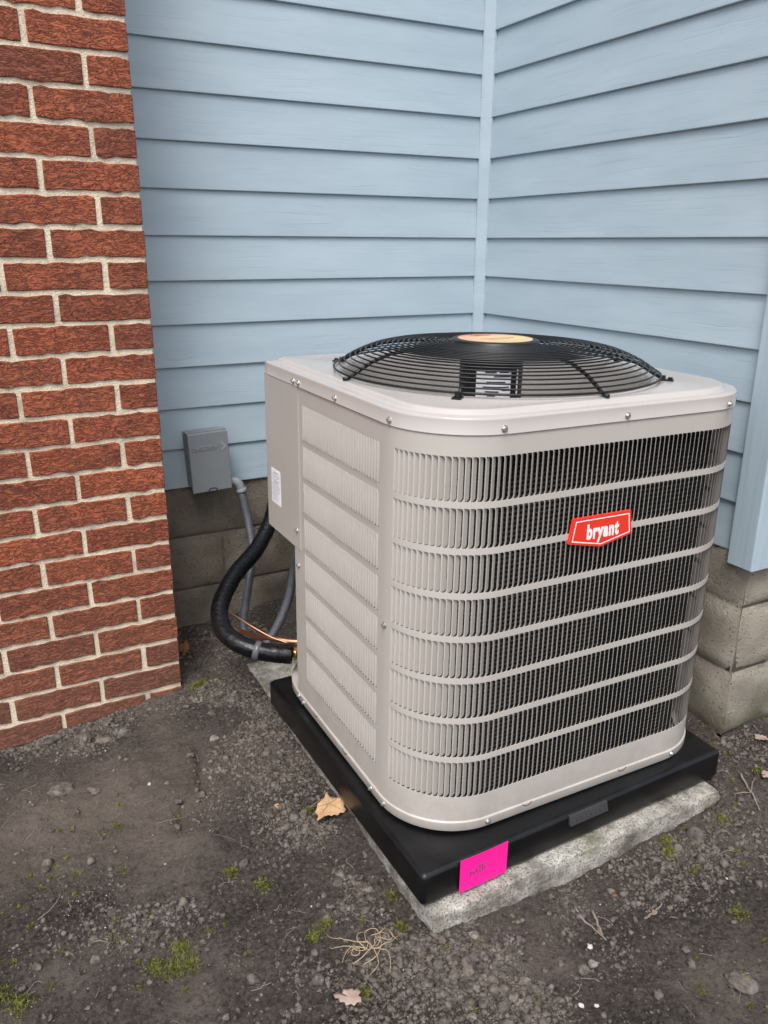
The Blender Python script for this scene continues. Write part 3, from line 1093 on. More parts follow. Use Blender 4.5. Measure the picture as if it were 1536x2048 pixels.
# lid
lid = B()
levels = [(.0003, HT - .0005), (.0022, HT), (.0024, HT + .0010), (.0018, HT + .0017), (.0018, HT + .0232), (.0014, HT + .0250), (.0004, HT + .0264), (-.0012, HT + .0271), (-.0150, HT + .0274), (-.0185, HT + .0276), (-.0205, HT + .0290), (-.0232, HT + .0330), (-.0255, HT + .0348), (-.0285, HT + .0353), (-.034, HT + .0354)]
CX, CY = .362, .362
NA = 144
def outline_at(off):
    ps = np.array([(p[0], p[1]) for p in rrect(off, 40, .027)])
    a = np.unwrap(np.arctan2(ps[:, 1] - CY, ps[:, 0] - CX))
    ps = np.vstack([ps, ps[:1]]); a = np.r_[a, a[0] + 2 * math.pi]
    t = np.linspace(a[0], a[0] + 2 * math.pi, NA, endpoint=False)
    # add density by interpolating along the boundary
    dens_a = []; dens_p = []
    for i in range(len(ps) - 1):
        for q in np.linspace(0, 1, 12, endpoint=False):
            p = ps[i] * (1 - q) + ps[i + 1] * q
            dens_p.append(p)
    dens_p = np.array(dens_p); da = np.unwrap(np.arctan2(dens_p[:, 1] - CY, dens_p[:, 0] - CX))
    if da[-1] < da[0]:
        dens_p = dens_p[::-1]; da = da[::-1]
    tt = np.linspace(da[0], da[0] + 2 * math.pi, NA, endpoint=False)
    tt = (np.arange(NA) / NA) * 2 * math.pi - math.pi
    m = np.mod(da + math.pi, 2 * math.pi) - math.pi
    o = np.argsort(m)
    m = m[o]; dp = dens_p[o]
    m = np.r_[m[-1] - 2 * math.pi, m, m[0] + 2 * math.pi]; dp = np.vstack([dp[-1:], dp, dp[:1]])
    return np.stack([np.interp(tt, m, dp[:, 0]), np.interp(tt, m, dp[:, 1])], 1)
for off, z in levels:
    lid.v += [(p[0], p[1], z) for p in outline_at(off)]
tt = (np.arange(NA) / NA) * 2 * math.pi - math.pi
last = np.array(lid.v[-NA:])
for r_, z in ((.326, HT + .0358), (.318, HT + .0370), (.312, HT + .0366), (.308, HT + .033), (.305, HT + .02), (.302, HT - .02), (.302, HT - .10)):
    lid.v += [(CX + r_ * math.cos(t), CY + min(r_, .3165 if r_ > .316 else r_) * math.sin(t), z) for t in tt]
NL = len(lid.v) // NA
for l in range(NL - 1):
    for i in range(NA):
        j = (i + 1) % NA
        lid.f.append((l * NA + i, l * NA + j, (l + 1) * NA + j, (l + 1) * NA + i))
lidm = lid.me("lid", m_lid)
lidm.polygons.foreach_set('use_smooth', [True] * len(lidm.polygons))
lid_o = put("lid", lidm, ac)

# screws
def screw_mesh():
    b = B().cyl((0, 0, 0), (0, -.0014, 0), .0058, .0055, 16).cyl((0, -.0014, 0), (0, -.0050, 0), .0038, .0034, 6)
    return b.me("screw", m_zinc)
sm = screw_mesh()
def screw(u, v, z, th, off):
    nx, ny = math.sin(th), -math.cos(th)
    put("screw", sm, ac, (u + nx * off, v + ny * off, z), (0, 0, th))
for v in (.549, .522, .341, .130):
    th = R(-90) if v > RF else R(-78)
    u = 0 if v > RF else .0012
    screw(u, v, HT + .0095, th, .0020)
for u in (.132, .384, .633):
    th = 0 if W - RF > u > RF else (R(-6) if u < RF else R(14))
    screw(u, .001 if u < RF else (0 if u < W - RF else .0017), HT + .0095, th, .0020)
for v, z in ((.555, .0115), (.525, .0095), (.179, .0095)):
    screw(0, v, z, R(-90), .003)
screw(.0012, .128, .0095, R(-80), .003)
for u in (.148, .614):
    screw(u, 0 if u < .59 else .0014, .0105, 0 if u < .59 else R(8), .003)
for v, z in ((.547, .426), (.546, .344)):
    screw(0, v, z, R(-90), .0015 if z > .38 else 0.0)
screw(.0, .1375, .381, R(-88), .0005)

# badge
bd = B()
bp_ = [(x - .011, z + .003) for x, z in [(.2895, .5335), (.361, .5185), (.4315, .5325), (.4245, .5765), (.2965, .5775)]]
def prism_uz(b, pts, y0, y1):
    n = len(pts)
    b.add([(p[0], y, p[1]) for y in (y0, y1) for p in pts], [tuple(range(n)), tuple(range(n, 2 * n))[::-1]] + [(i, n + i, n + (i + 1) % n, (i + 1) % n) for i in range(n)])
prism_uz(bd, bp_, -.0065, .0002)
badge = put("brand_badge", bd.me("brand_badge", m_red), ac)
cen = np.mean(np.array(bp_), 0)
def inset(pts, d):
    P = [np.array(p) for p in pts]; out = []
    for i in range(len(P)):
        a, b, c = P[i - 1], P[i], P[(i + 1) % len(P)]
        n1 = np.array([-(b - a)[1], (b - a)[0]]); n1 /= np.linalg.norm(n1)
        n2 = np.array([-(c - b)[1], (c - b)[0]]); n2 /= np.linalg.norm(n2)
        m = n1 + n2; m /= m @ m / 2
        out.append(tuple(b + m * d))
    return out
ra, rb_ = inset(bp_, .0042), inset(bp_, .0062)
bb = B()
bb.add([(p[0], -.0068, p[1]) for p in ra] + [(p[0], -.0068, p[1]) for p in rb_], [(i, (i + 1) % 5, 5 + (i + 1) % 5, 5 + i) for i in range(5)])
put("badge_border", bb.me("badge_border", m_badgewhite), badge)
tm = text_mesh("bryant", m_badgewhite, .0365, .0003, .0016, .66, .0, 1.16)
put("lettering", tm, badge, (.3515, -.0068, .5515), (R(90), 0, 0))

# fan, motor, guard
ZG_R = [.326, .297, .275, .253, .232, .175, .14, .107, .08]
ZG_Z = [.7855, .8045, .8150, .8235, .8285, .8350, .8365, .8365, .8365]
def gz_r(r):
    return float(np.interp(-r, [-x for x in ZG_R], ZG_Z))
guard = put("fan_guard", None, ac, (CX, CY, 0))
for i in range(22):
    r_ = .326 - i * .01078
    z = gz_r(r_)
    pts = [(r_ * math.cos(2 * math.pi * k / 96), r_ * math.sin(2 * math.pi * k / 96), z) for k in range(96)]
    put("guard_ring", B().tube(pts,   .0016 if i else .0022, 6, closed=True).me("guard_ring", m_black, True), guard)
for k in range(8):
    a = R(45 * k)
    rs = [.085, .12, .16, .20, .24, .28, .31, .328] + ([.338] if k % 2 == 0 else [])
    pts = [(r_ * math.cos(a), r_ * math.sin(a), gz_r(r_) - .0045) for r_ in rs]
    put("guard_strut", B().tube(pts, .0036, 8).me("guard_strut", m_black, True), guard)
    if k % 2:
        ta = B()
        ta.box(.326, .349, -.008, .008, HT + .0358, HT + .0385)
        ta.box(.322, .334, -.006, .006, HT + .0386, HT + .0455)
        ta.cyl((.343, 0, HT + .0385), (.343, 0, HT + .0425), .0045, n=8)
        put("guard_clip", ta.me("guard_clip", m_black), guard, (0, 0, 0), (0, 0, a))
hub = B()
hubprof = [(.080, .8315), (.087, .8325), (.0905, .8365), (.0885, .8405), (.083, .8425), (.0775, .8425), (.0765, .8418)]
nh = 64
for r_, z in hubprof:
    hub.v += [(r_ * math.cos(2 * math.pi * k / nh), r_ * math.sin(2 * math.pi * k / nh), z) for k in range(nh)]
for l in range(len(hubprof) - 1):
    for k in range(nh):
        hub.f.append((l * nh + k, l * nh + (k + 1) % nh, (l + 1) * nh + (k + 1) % nh, (l + 1) * nh + k))
hub.f.append(tuple(range((len(hubprof) - 1) * nh, len(hubprof) * nh)))
put("hub_cap", shade_auto(hub.me("hub_cap", m_black)), guard)
st = B().cyl((0, 0, .8419), (0, 0, .8426), .0755, n=64)
hs_ = put("hub_sticker", st.me("hub_sticker", hub_mat()), guard)
hp = B()
for rr_, a0, a1 in ((.055, 60, 120), (.047, 66, 114)):
    hp.tube([(rr_ * math.cos(R(a)), rr_ * math.sin(R(a)), .8427 + .0002 * math.sin(a)) for a in range(a1, a0, -4)], .0009, 5)
hp.tube([(-.040 + .0035 * i, -.006 + .0022 * math.sin(i * 1.9), .8427) for i in range(24)], .0007, 5)
hp.tube([(-.030 + .0035 * i, -.020 + .0010 * math.sin(i * 2.7), .8427) for i in range(16)], .0005, 5)
put("sticker_print", hp.me("sticker_print", simple("sticker_ink", (.30, .08, .06), .5)), hs_)
mt = B().cyl((0, 0, .66), (0, 0, .815), .064, n=48).cyl((0, 0, .815), (0, 0, .826), .058, .035, n=48).cyl((0, 0, .64), (0, 0, .66), .045, .064, n=48)
motor = put("fan_motor", shade_auto(mt.me("fan_motor", m_motor)), ac, (CX - .006, CY, 0))
def curved_label(name, a0, a1, z0, z1, r_, mat):
    b = B(); n = 14
    for i in range(n + 1):
        a = R(a0 + (a1 - a0) * i / n)
        b.v += [(r_ * math.cos(a), r_ * math.sin(a), z0), (r_ * math.cos(a), r_ * math.sin(a), z1)]
    b.f = [(2*i, 2*i+2, 2*i+3, 2*i+1) for i in range(n)]
    return b.me(name, mat)
ml = put("motor_label", curved_label("motor_label", 209, 273, .728, .785, .0646, m_white), motor)
mp_ = B()
for i, (a0, a1, z) in enumerate(((225, 245, .783), (250, 268, .7835), (240, 272, .775), (228, 262, .764), (222, 270, .754), (226, 250, .745), (230, 244, .737), (256, 276, .748))):
    n0 = len(mp_.v)
    for q in range(7):
        a = R(a0 + (a1 - a0) * q / 6)
        mp_.v += [(.0649 * math.cos(a), .0649 * math.sin(a), z - .0015), (.0649 * math.cos(a), .0649 * math.sin(a), z + .0013)]
    mp_.f += [(n0+2*i_, n0+2*i_+2, n0+2*i_+3, n0+2*i_+1) for i_ in range(6)]
put("label_print", mp_.me("label_print", m_ink), ml)
put("motor_label", curved_label("motor_label", 287, 292, .735, .787, .0646, m_white), motor)
for k in range(4):
    a = R(90 * k + 40)
    bl = B()
    for i in range(7):
        r_ = .05 + .235 * i / 6
        tw = R(38 - 16 * i / 6); c_ = .045 + .055 * i / 6
        for q in (-1, -.3, .4, 1):
            bl.v.append((r_, c_ * q * math.cos(tw), .612 + c_ * q * math.sin(tw) - .01 * q * q))
    bl.f = [(i * 4 + q, i * 4 + q + 1, (i + 1) * 4 + q + 1, (i + 1) * 4 + q) for i in range(6) for q in range(3)]
    put("fan_blade", bl.me("fan_blade", simple("fan_blade_metal", (.35, .35, .35), .4, .6) if k == 0 else bpy.data.materials["fan_blade_metal"], True), ac, (CX, CY, 0), (0, 0, a))
put("fan_hub", B().cyl((0, 0, .585), (0, 0, .64), .055, n=24).me("fan_hub", m_motor), ac, (CX, CY, 0))
# service valve on the back left corner
vl = B().cyl((.02, .642, .074), (.07, .642, .074), .016, n=14).cyl((.012, .642, .074), (.0205, .642, .074), .0125, n=14)
put("service_valve", vl.me("service_valve", m_brass), ac)

# ------------------------------------------------------------------ refrigerant lines and conduit
hose_pts = spline([(-.66, -.010, .55), (-.693, -.03, .493), (-.739, -.1, .415), (-.811, -.17, .353), (-.899, -.24, .316), (-.962, -.31, .272), (-.977, -.37, .239), (-.962, -.42, .221), (-.926, -.46, .208), (-.880, -.485, .199), (-.845, -.498, .194)], 8)
hrad = [.0205 + .0022 * min(1, i / 50) + random.uniform(-.0005, .0005) for i in range(len(hose_pts))]
ht = thing("insulated_hose", "thick black insulated refrigerant hose curving from wall to the unit's rear corner", "hose", (0, 0, 0))
put("insulation", B().tube(hose_pts, hrad, 16).me("insulation", m_hose, True), ht)
i0 = int(len(hose_pts) * .80)
put("tape_band", B().tube(hose_pts[i0:i0 + 3], .0237, 16).me("tape_band", m_tape, True), ht)
put("copper_stub", B().cyl(hose_pts[-1], (-.826, -.5035, .193), .011, n=12).me("copper_stub", m_copper, True), ht)
cu = spline([(-.945, -.30, .205), (-.923, -.33, .2), (-.905, -.385, .207), (-.877, -.45, .222), (-.845, -.485, .2235), (-.815, -.505, .224)], 8)
put("copper_pipe", B().tube(cu, .0062, 10).me("copper_pipe", m_copper, True), label="thin bare copper pipe above the black hose, entering the unit's rear corner", cat="pipe")
wire = spline([(-.955, -.325, .262), (-.94, -.375, .262), (-.915, -.425, .25), (-.882, -.462, .232), (-.85, -.49, .222)], 6)
put("copper_strip", B().tube(wire, .0022, 6).me("copper_strip", m_copper, True), label="thin pinkish copper strip lying along the top of the black hose", cat="strip")
wt = thing("electrical_conduit", "grey flexible electrical conduit looping from the wall box to the unit", "conduit", (0, 0, 0))
wp = spline([(-.812, -.055, .480), (-.8035, -.066, .42), (-.801, -.08, .374), (-.803, -.1, .321), (-.826, -.14, .264), (-.862, -.19, .19), (-.880, -.225, .155), (-.880, -.262, .128), (-.846, -.285, .118), (-.809, -.286, .160), (-.772, -.29, .240), (-.757, -.31, .345), (-.765, -.40, .46), (-.79, -.47, .515)], 8)
put("conduit", B().tube(wp, .0112, 12).me("conduit", m_whip, True), wt)
el = spline([(-.845, -.052, .514), (-.830, -.052, .513), (-.819, -.053, .505), (-.813, -.054, .492), (-.811, -.0545, .482)], 6)
put("elbow_fitting", B().tube(el, .0125, 12).tube(el[-6:], .0152, 12).me("elbow_fitting", m_fitting, True), wt)

# ------------------------------------------------------------------ disconnect box on the wall
db = thing("disconnect_box", "grey plastic electrical box with raised lettering fixed low on the blue siding", "electrical box", (-.900, -.0745, .582), (0, R(-2.0), 0))
bx = B().box(-.050, .048, .008, .070, -.074, .078).me("box_body", m_grey); bevel(bx, .003, 2)
put("box_body", bx, db)
cv = B().box(-.0545, .0535, -.004, .006, -.081, .0815).me("box_cover", m_grey); bevel(cv, .0022, 3)
cov = put("box_cover", cv, db)
put("box_hood", B().box(-.0545, .0535, .0061, .026, .0795, .0838).me("box_hood", m_grey), db)
put("lettering", text_mesh("DIVERSITECH", m_fitting, .0165, .0014, .0001, .66), cov, (-.012, -.0046, .040), (R(90), 0, 0))
ar = B()
for sgn in (1, -1):
    ar.add([(.037, y, .040 + sgn * .012) for y in (-.0052, -.003)] + [(.0465, y, .040) for y in (-.0052, -.003)] + [(.041, y, .040) for y in (-.0052, -.003)] + [(.030, y, .040 + sgn * .012) for y in (-.0052, -.003)], [(0, 2, 4, 6), (1, 7, 5, 3), (0, 1, 3, 2), (2, 3, 5, 4), (4, 5, 7, 6), (6, 7, 1, 0)])
put("arrow_emblem", ar.me("arrow_emblem", m_fitting), cov)
lt_ = B().tube([(.0 + .012 * math.cos(R(a)), -.0045, -.077 + .005 * math.sin(R(a))) for a in range(0, 360, 20)], .0012, 6, closed=True)
put("latch", lt_.me("latch", m_dark), cov)

# ------------------------------------------------------------------ soil crumbs, stones, moss, litter
def ico(sub):
    bm = bmesh.new(); bmesh.ops.create_icosphere(bm, subdivisions=sub, radius=1)
    bm.verts.ensure_lookup_table()
    v = np.array([v.co[:] for v in bm.verts]); f = np.array([[q.index for q in fc.verts] for fc in bm.faces])
    bm.free(); return v, f
I1, I2 = ico(1), ico(2)
def lumps(P, S, base, seed, jit=.36, flat=.75):
    r = np.random.default_rng(seed)
    v, f = base
    n = len(P)
    out = np.empty((n, len(v), 3), np.float32)
    q = r.normal(size=(n, 3, 3))
    qq = np.linalg.qr(q)[0]
    loc = v[None] * (1 + r.uniform(-jit, jit, (n, len(v), 1))) * r.uniform(.65, 1.15, (n, 1, 3))
    loc = np.einsum('nij,nkj->nki', qq, loc)
    loc[:, :, 2] *= flat
    out = loc * S[:, None, None] + P[:, None, :]
    F = (f[None] + (np.arange(n) * len(v))[:, None, None]).reshape(-1, 3)
    return out.reshape(-1, 3), F
def scatter(n, fn):
    """rejection sampling of (x, y) with density fn in 0..1"""
    out = []
    while sum(len(o) for o in out) < n:
        x = rng.uniform(-1.75, .35, 40000); y = rng.uniform(-1.75, .0, 40000)
        # nothing inside the slab, the brick or the walls
        ok = ~((x > -.872) & (x < -.158) & (y > -1.218) & (y < -.225)) & ~((x < -1.06) & (y > -.25)) & ~((x > -.005) & (y > -1.075))
        d = fn(x, y) * ok
        keep = rng.random(40000) < d
        out.append(np.stack([x[keep], y[keep]], 1))
    return np.vstack(out)[:n]
def g2(x, y, cx, cy, sx, sy):
    return np.exp(-((x - cx) / sx) ** 2 - ((y - cy) / sy) ** 2)
def dens(x, y):
    patch = vnoise(x * 7 + 3, y * 7 + 5, 31) * .6 + vnoise(x * 20, y * 20, 32) * .4
    d = .025 + 0 * x
    d += .95 * g2(x, y, -.935, -.95, .085, .38)            # strip along the pad's left side
    d += .9 * g2(x, y, -.66, -1.29, .28, .09)              # in front of the slab
    d += .8 * g2(x, y, -.80, -1.36, .07, .13)
    d += .8 * g2(x, y, -.25, -1.27, .10, .055)
    d += .8 * g2(x, y, -1.00, -.40, .10, .14)              # beside the brick corner
    d += .7 * g2(x, y, -1.25, -.33, .16, .055)             # along the brick foot
    d += .9 * g2(x, y, -1.28, -.268, .30, .022)
    d += .35 * g2(x, y, -1.08, -.62, .06, .12)
    d += .35 * g2(x, y, -1.30, -.93, .12, .08)
    d += .3 * g2(x, y, -1.12, -1.25, .09, .08)
    d += .5 * g2(x, y, .1, -1.0, .2, .15)
    d += .4 * g2(x, y, -.9, -.1, .15, .12)
    return np.clip(d * np.clip(patch * 3.4 - 1.15, 0.04, 1), 0, 1)
def crumbs(n, smin, smax, base, seed, power=2.2, fn=dens):
    xy = scatter(n, fn)
    z = ground_h(xy[:, 0], xy[:, 1])
    S = smin + (smax - smin) * rng.random(n) ** power
    P = np.column_stack([xy, z + S * .25])
    return lumps(P, S, base, seed)
allV = []; allF = []; off = 0
for (n, a_, b_, base, sd_) in ((34000, .0009, .0030, I1, 1), (6000, .0025, .0060, I2, 2), (420, .0055, .0110, I2, 3)):
    v, f = crumbs(n, a_, b_, base, sd_)
    allV.append(v); allF.append(f + off); off += len(v)
v, f = crumbs(7000, .001, .0026, I1, 9, 2.0, lambda x, y: .12 + .3 * vnoise(x * 9, y * 9, 33))
allV.append(v); allF.append(f + off); off += len(v)
put("soil_crumbs", mesh_tris("soil_crumbs", np.vstack(allV), np.vstack(allF), m_clod, False), kind='stuff')
# pale grit
xy = scatter(240, lambda x, y: .2 + .8 * vnoise(x * 8, y * 8, 34))
S = .0008 + .0018 * rng.random(240) ** 3
v, f = lumps(np.column_stack([xy, ground_h(xy[:, 0], xy[:, 1]) + S * .4]), S, I1, 5)
put("pale_grit", mesh_tris("pale_grit", v, f, m_chip, False), kind='stuff')

def stone(x, y, s, label, mat, cat="stone", name="stone", flat=.62, seed=0, jit=.16):
    v, f = ico(3)
    r = np.random.default_rng(seed + 50)
    o = r.uniform(0, 90, 3)
    nse = vnoise(v[:, 0] * 1.6 + o[0] + v[:, 2], v[:, 1] * 1.6 + o[1] - v[:, 2], 41) - .5
    nse2 = vnoise(v[:, 0] * 4 + o[1] + v[:, 2] * 3, v[:, 1] * 4 + o[2], 42) - .5
    v = v * (1 + .75 * nse + .3 * nse2)[:, None] * np.array([1, r.uniform(.6, .95), flat]) * s
    me = mesh_tris(name, v, f, mat, True)
    return put(name, me, None, (x, y, gz(x, y) + s * flat * .35), (0, 0, r.uniform(0, 6)), label, cat)
stone(-1.319, -.321, .023, "dark rounded soil clod near the brick wall's foot", m_clod, "clod", "soil_clod", .8, 1)
stone(-1.385, -.285, .021, "pale flat clod against the lowest brick course, left of the dark clod", m_clod, "clod", "soil_clod", .5, 2)
stone(-1.277, -.352, .018, "flat crumbly clod just right of the dark rounded clod", m_clod, "clod", "soil_clod", .45, 3)
stone(-1.228, -.357, .017, "small pale clod furthest right in the row below the brick", m_clod, "clod", "soil_clod", .6, 4)
stone(-1.048, -.495, .011, "smooth grey pebble between the brick corner and the black pad", m_stone, "pebble", "pebble", .7, 5)
stone(-1.396, -.484, .026, "broad pale clod at the left, in the dry patch below the brick", m_clod, "clod", "soil_clod", .4, 6)
stone(-1.33, -.535, .016, "rounded clod lying at the end of the shovel cut", m_clod, "clod", "soil_clod", .6, 7)
stone(-.812, -1.252, .0105, "tan pebble beside the slab's front corner", m_stone, "pebble", "pebble", .7, 8)
stone(-.858, -1.300, .017, "large dark clod in front of the slab's front corner", m_clod, "clod", "soil_clod", .7, 9)
stone(-.684, -1.384, .011, "dull grey clod in the crumbs, left of the tan stone", m_clod, "clod", "soil_clod", .8, 10)
stone(-.661, -1.384, .008, "tan stone in the loose soil ahead of the slab", m_stone, "stone", "stone", .8, 11)
stone(-.277, -1.255, .019, "rough clod by the right end of the concrete slab", m_clod, "clod", "soil_clod", .7, 12)
stone(-.639, -1.352, .0055, "small white oval pebble in front of the slab", m_chip, "pebble", "pebble", .8, 13)
stone(-.735, -1.440, .0045, "bright white chip at the bottom edge, left one of a pair", m_chip, "stone chip", "stone_chip", .8, 14)
stone(-.712, -1.450, .0040, "bright white chip at the bottom edge, right one of a pair", m_chip, "stone chip", "stone_chip", .8, 15)
stone(-.905, -1.385, .0085, "pinkish flat chip on the soil below the slab corner", m_stone, "stone chip", "stone_chip", .45, 16)
stone(-1.222, -.583, .0042, "tiny white chip in the dry patch below the brick", m_chip, "stone chip", "stone_chip", .8, 17)
stone(-.486, -1.535, .024, "flat dark slab of crusted soil at the lower right", m_clod, "clod", "soil_clod", .22, 18)
stone(-1.114, -.526, .009, "small grey clod beside the long crack in the soil", m_clod, "clod", "soil_clod", .7, 19)

# moss
def moss_mesh(name, blobs, n, blade=.006, seed=0, hmax=.010):
    r = np.random.default_rng(seed)
    V = []; F = []
    for (x, y, rad) in blobs:
        k = int(n)
        for i in range(k):
            d = abs(r.normal()) * .5 * rad; a = r.uniform(0, 6.283)
            # broken outline
            d *= .55 + .9 * float(vnoise(np.array([x * 90 + math.cos(a) * 1.5]), np.array([y * 90 + math.sin(a) * 1.5]), 51)[0])
            px, py = x + d * math.cos(a), y + d * math.sin(a)
            h = hmax * max(0., 1 - (d / rad) ** 2) * r.uniform(.2, 1)
            up = np.array([r.normal() * .75, r.normal() * .75, 1.0]); up /= np.linalg.norm(up)
            sd2 = np.cross(up, r.normal(size=3)); sd2 /= np.linalg.norm(sd2)
            L = blade * r.uniform(.5, 1.25); w = L * r.uniform(.13, .26)
            p = np.array([px, py, h - .0015])
            b0 = len(V)
            V += [p - sd2 * w * .5, p + sd2 * w * .5, p + up * L * .6 + sd2 * w * .6, p + up * L + np.array([0, 0, -.15 * L]), p + up * L * .6 - sd2 * w * .6]
            F += [(b0, b0 + 1, b0 + 2), (b0, b0 + 2, b0 + 4), (b0 + 4, b0 + 2, b0 + 3)]
    V = np.array(V)
    V[:, 2] += ground_h(V[:, 0], V[:, 1])
    return V, np.array(F)
def moss_thing(x, y, rad, n, label, seed, blobs=None):
    bl = blobs or [(x, y, rad)]
    V, F = moss_mesh("moss", bl, n, .0058, seed)
    z = gz(x, y)
    V = V - np.array([x, y, z])
    put("moss_clump", mesh_tris("moss_clump", V, F, m_moss, False), None, (x, y, z), (0, 0, 0), label, "moss")
moss_thing(-1.022, -.258, .034, 420, "bright green moss tuft at the foot of the brick corner", 1, [(-1.03, -.262, .022), (-1.008, -.262, .022)])
moss_thing(-1.285, -1.065, .05, 420, "largest mossy patch, at the lower left on bare soil", 2, [(-1.27, -1.045, .03), (-1.29, -1.075, .026), (-1.318, -1.06, .022), (-1.262, -1.078, .020)])
moss_thing(-1.138, -.913, .02, 330, "small round dark moss cushion left of centre on the soil", 3)
moss_thing(-1.098, -.969, .022, 300, "loose yellow-green moss tuft right of the round cushion", 4)
moss_thing(-1.045, -1.122, .03, 330, "moss clump just behind the tangle of dry roots", 5, [(-1.035, -1.118, .022), (-1.062, -1.13, .018)])
moss_thing(-.919, -1.185, .02, 330, "pale green moss lump near the slab's front corner", 6)
moss_thing(-1.035, -1.275, .02, 300, "moss tuft right of the curled pink leaf", 7)
moss_thing(-.365, -1.43, .028, 330, "yellow-green moss tuft at the far right on the soil", 8)
moss_thing(-.346, -1.24, .026, 330, "moss growing by the slab's right front edge", 9, [(-.352, -1.255, .02), (-.335, -1.232, .018)])
moss_thing(-.195, -1.25, .02, 280, "moss clump beside the slab's right end", 10)
moss_thing(-.945, -.828, .018, 300, "flat green moss spot behind the big tan leaf", 11)
moss_thing(-.897, -1.11, .02, 260, "moss growing against the slab's left edge", 12)
moss_thing(-1.537, -1.0, .05, 420, "grassy moss patch at the lower left edge", 13, [(-1.55, -1.0, .04), (-1.52, -1.03, .025)])
xy = scatter(150, lambda x, y: np.clip((vnoise(x * 4.5 + 2, y * 4.5 + 2, 52) - .42) * 2.2, 0.02, 1) * (y < -.6))
V, F = moss_mesh("moss_specks", [(x, y, rng.uniform(.006, .016)) for x, y in xy], 60, .0048, 77, .006)
put("moss_specks", mesh_tris("moss_specks", V, F, m_moss, False), kind='stuff')

# fine root fibres and straw bits lying everywhere
fb = B()
for i in range(230):
    x, y = scatter(1, lambda x, y: .5 + 0 * x)[0]
    a = rng.uniform(0, 6.28); L = rng.uniform(.012, .05); pts = []
    for k in range(6):
        pts.append((x, y, gz(x, y) + .0022 + .002 * math.sin(k)))
        a += rng.normal() * .45
        x += math.cos(a) * L / 5; y += math.sin(a) * L / 5
    fb.tube(pts, rng.uniform(.0002, .00042), 4)
put("root_fibres", fb.me("root_fibres", m_fibre), kind='stuff')

# tangle of dry roots
rt = B()
r3 = np.random.default_rng(12)
for i in range(18):
    x, y = -.990 + r3.normal() * .020, -1.198 + r3.normal() * .011
    a = r3.uniform(-.6, .6) + (3.14 if i % 2 else 0) - .35; L = r3.uniform(.035, .085); pts = []
    hgt = r3.uniform(.003, .011); cv_ = r3.normal() * .24
    for k in range(12):
        t = k / 11
        pts.append((x + .992, y + 1.197, gz(x, y) - gz(-.992, -1.197) + .002 + hgt * math.sin(3.14 * t)))
        a += cv_ + r3.normal() * .22
        x += math.cos(a) * L / 11; y += math.sin(a) * L / 11
    rt.tube(pts, [.0007 * (1 - .7 * k / 11) + .0002 for k in range(12)], 5)
put("root_tangle", rt.me("root_tangle", m_root, True), None, (-.992, -1.197, gz(-.992, -1.197)), label="tangle of thin dry tan roots on the soil left of the slab corner", cat="roots")

# leaves
def leaf(outline, mat, x, y, rot, scale, label, curl=.25, lift=.006, tilt=(0, 0), vein=True, name="dry_leaf"):
    P = np.array(outline, float) * scale
    c = P.mean(0)
    rings = [1, .72, .42, .15]
    V = []
    for q in rings:
        for p in P:
            d = (p - c) * q
            rr = np.hypot(*d) / scale
            V.append((c[0] + d[0], c[1] + d[1], curl * scale * rr ** 2 * (.55 + .45 * math.sin(3 * math.atan2(d[1], d[0]) + 1)) ))
    V.append((c[0], c[1], 0))
    n = len(P); F = []
    for r_ in range(len(rings) - 1):
        for i in range(n):
            j = (i + 1) % n
            F.append((r_ * n + i, r_ * n + j, (r_ + 1) * n + j, (r_ + 1) * n + i))
    F += [((len(rings) - 1) * n + i, (len(rings) - 1) * n + (i + 1) % n, len(V) - 1) for i in range(n)]
    t = thing(name, label, "leaf", (x, y, gz(x, y) + lift), (tilt[0], tilt[1], rot))
    nv = len(V)
    V += [(v[0], v[1], v[2] - .0005) for v in V]
    F += [tuple(q + nv for q in reversed(f)) for f in F] + [(i, nv + i, nv + (i + 1) % n, (i + 1) % n) for i in range(n)]
    me = mesh_np("leaf_blade", V, F, mat, True)
    put("leaf_blade", me, t)
    return t
big = [(-.72, -.62), (-.60, -.44), (-.54, -.30), (-.60, -.14), (-.48, .02), (-.40, .20), (-.20, .34), (-.06, .44), (.04, .62), (.12, .72), (.16, .52), (.26, .40), (.40, .36), (.50, .40), (.62, .34), (.56, .20), (.60, .06), (.50, -.10), (.54, -.24), (.42, -.34), (.30, -.30), (.16, -.42), (.04, -.36), (-.08, -.44), (-.20, -.36), (-.36, -.42), (-.50, -.52)]
lf = leaf(big, m_tan, -.914, -.868, R(-4), .058, "large tan lobed dry leaf lying against the black pad's left side", .30, .019, (R(10), R(9)))
vb = B()
for tip in ((.10, .62), (-.5, .06), (.5, .34), (-.52, -.36), (.40, -.24)):
    o_ = np.array((.02, .16))
    vb.tube([(.058 * (o_[0] + (tip[0] - o_[0]) * t), .058 * (o_[1] + (tip[1] - o_[1]) * t), .0018 + .058 * .30 * (np.hypot(*(o_ + (np.array(tip) - o_) * t)) ** 2) * .55) for t in (0, .35, .7, .95)], [.0006, .0005, .0004, .0003], 4)
put("leaf_vein", vb.me("leaf_vein", m_root), lf)
small = [(-.62, -.10), (-.48, .08), (-.40, .02), (-.33, .20), (-.16, .24), (-.02, .36), (.10, .30), (.22, .40), (.40, .28), (.36, .12), (.52, .06), (.60, -.12), (.42, -.14), (.36, -.30), (.20, -.24), (.06, -.38), (-.08, -.26), (-.24, -.34), (-.34, -.18), (-.50, -.22)]
leaf(small, m_pinkleaf, -1.062, -1.272, R(-50), .040, "curled pinkish dry leaf at the bottom of the bare soil", .32, .010, (R(8), R(-5)))
leaf(small, m_pinkleaf, .165, -.985, R(30), .036, "pale ragged leaf on the soil below the right foundation corner", .3, .008, (R(12), 0))
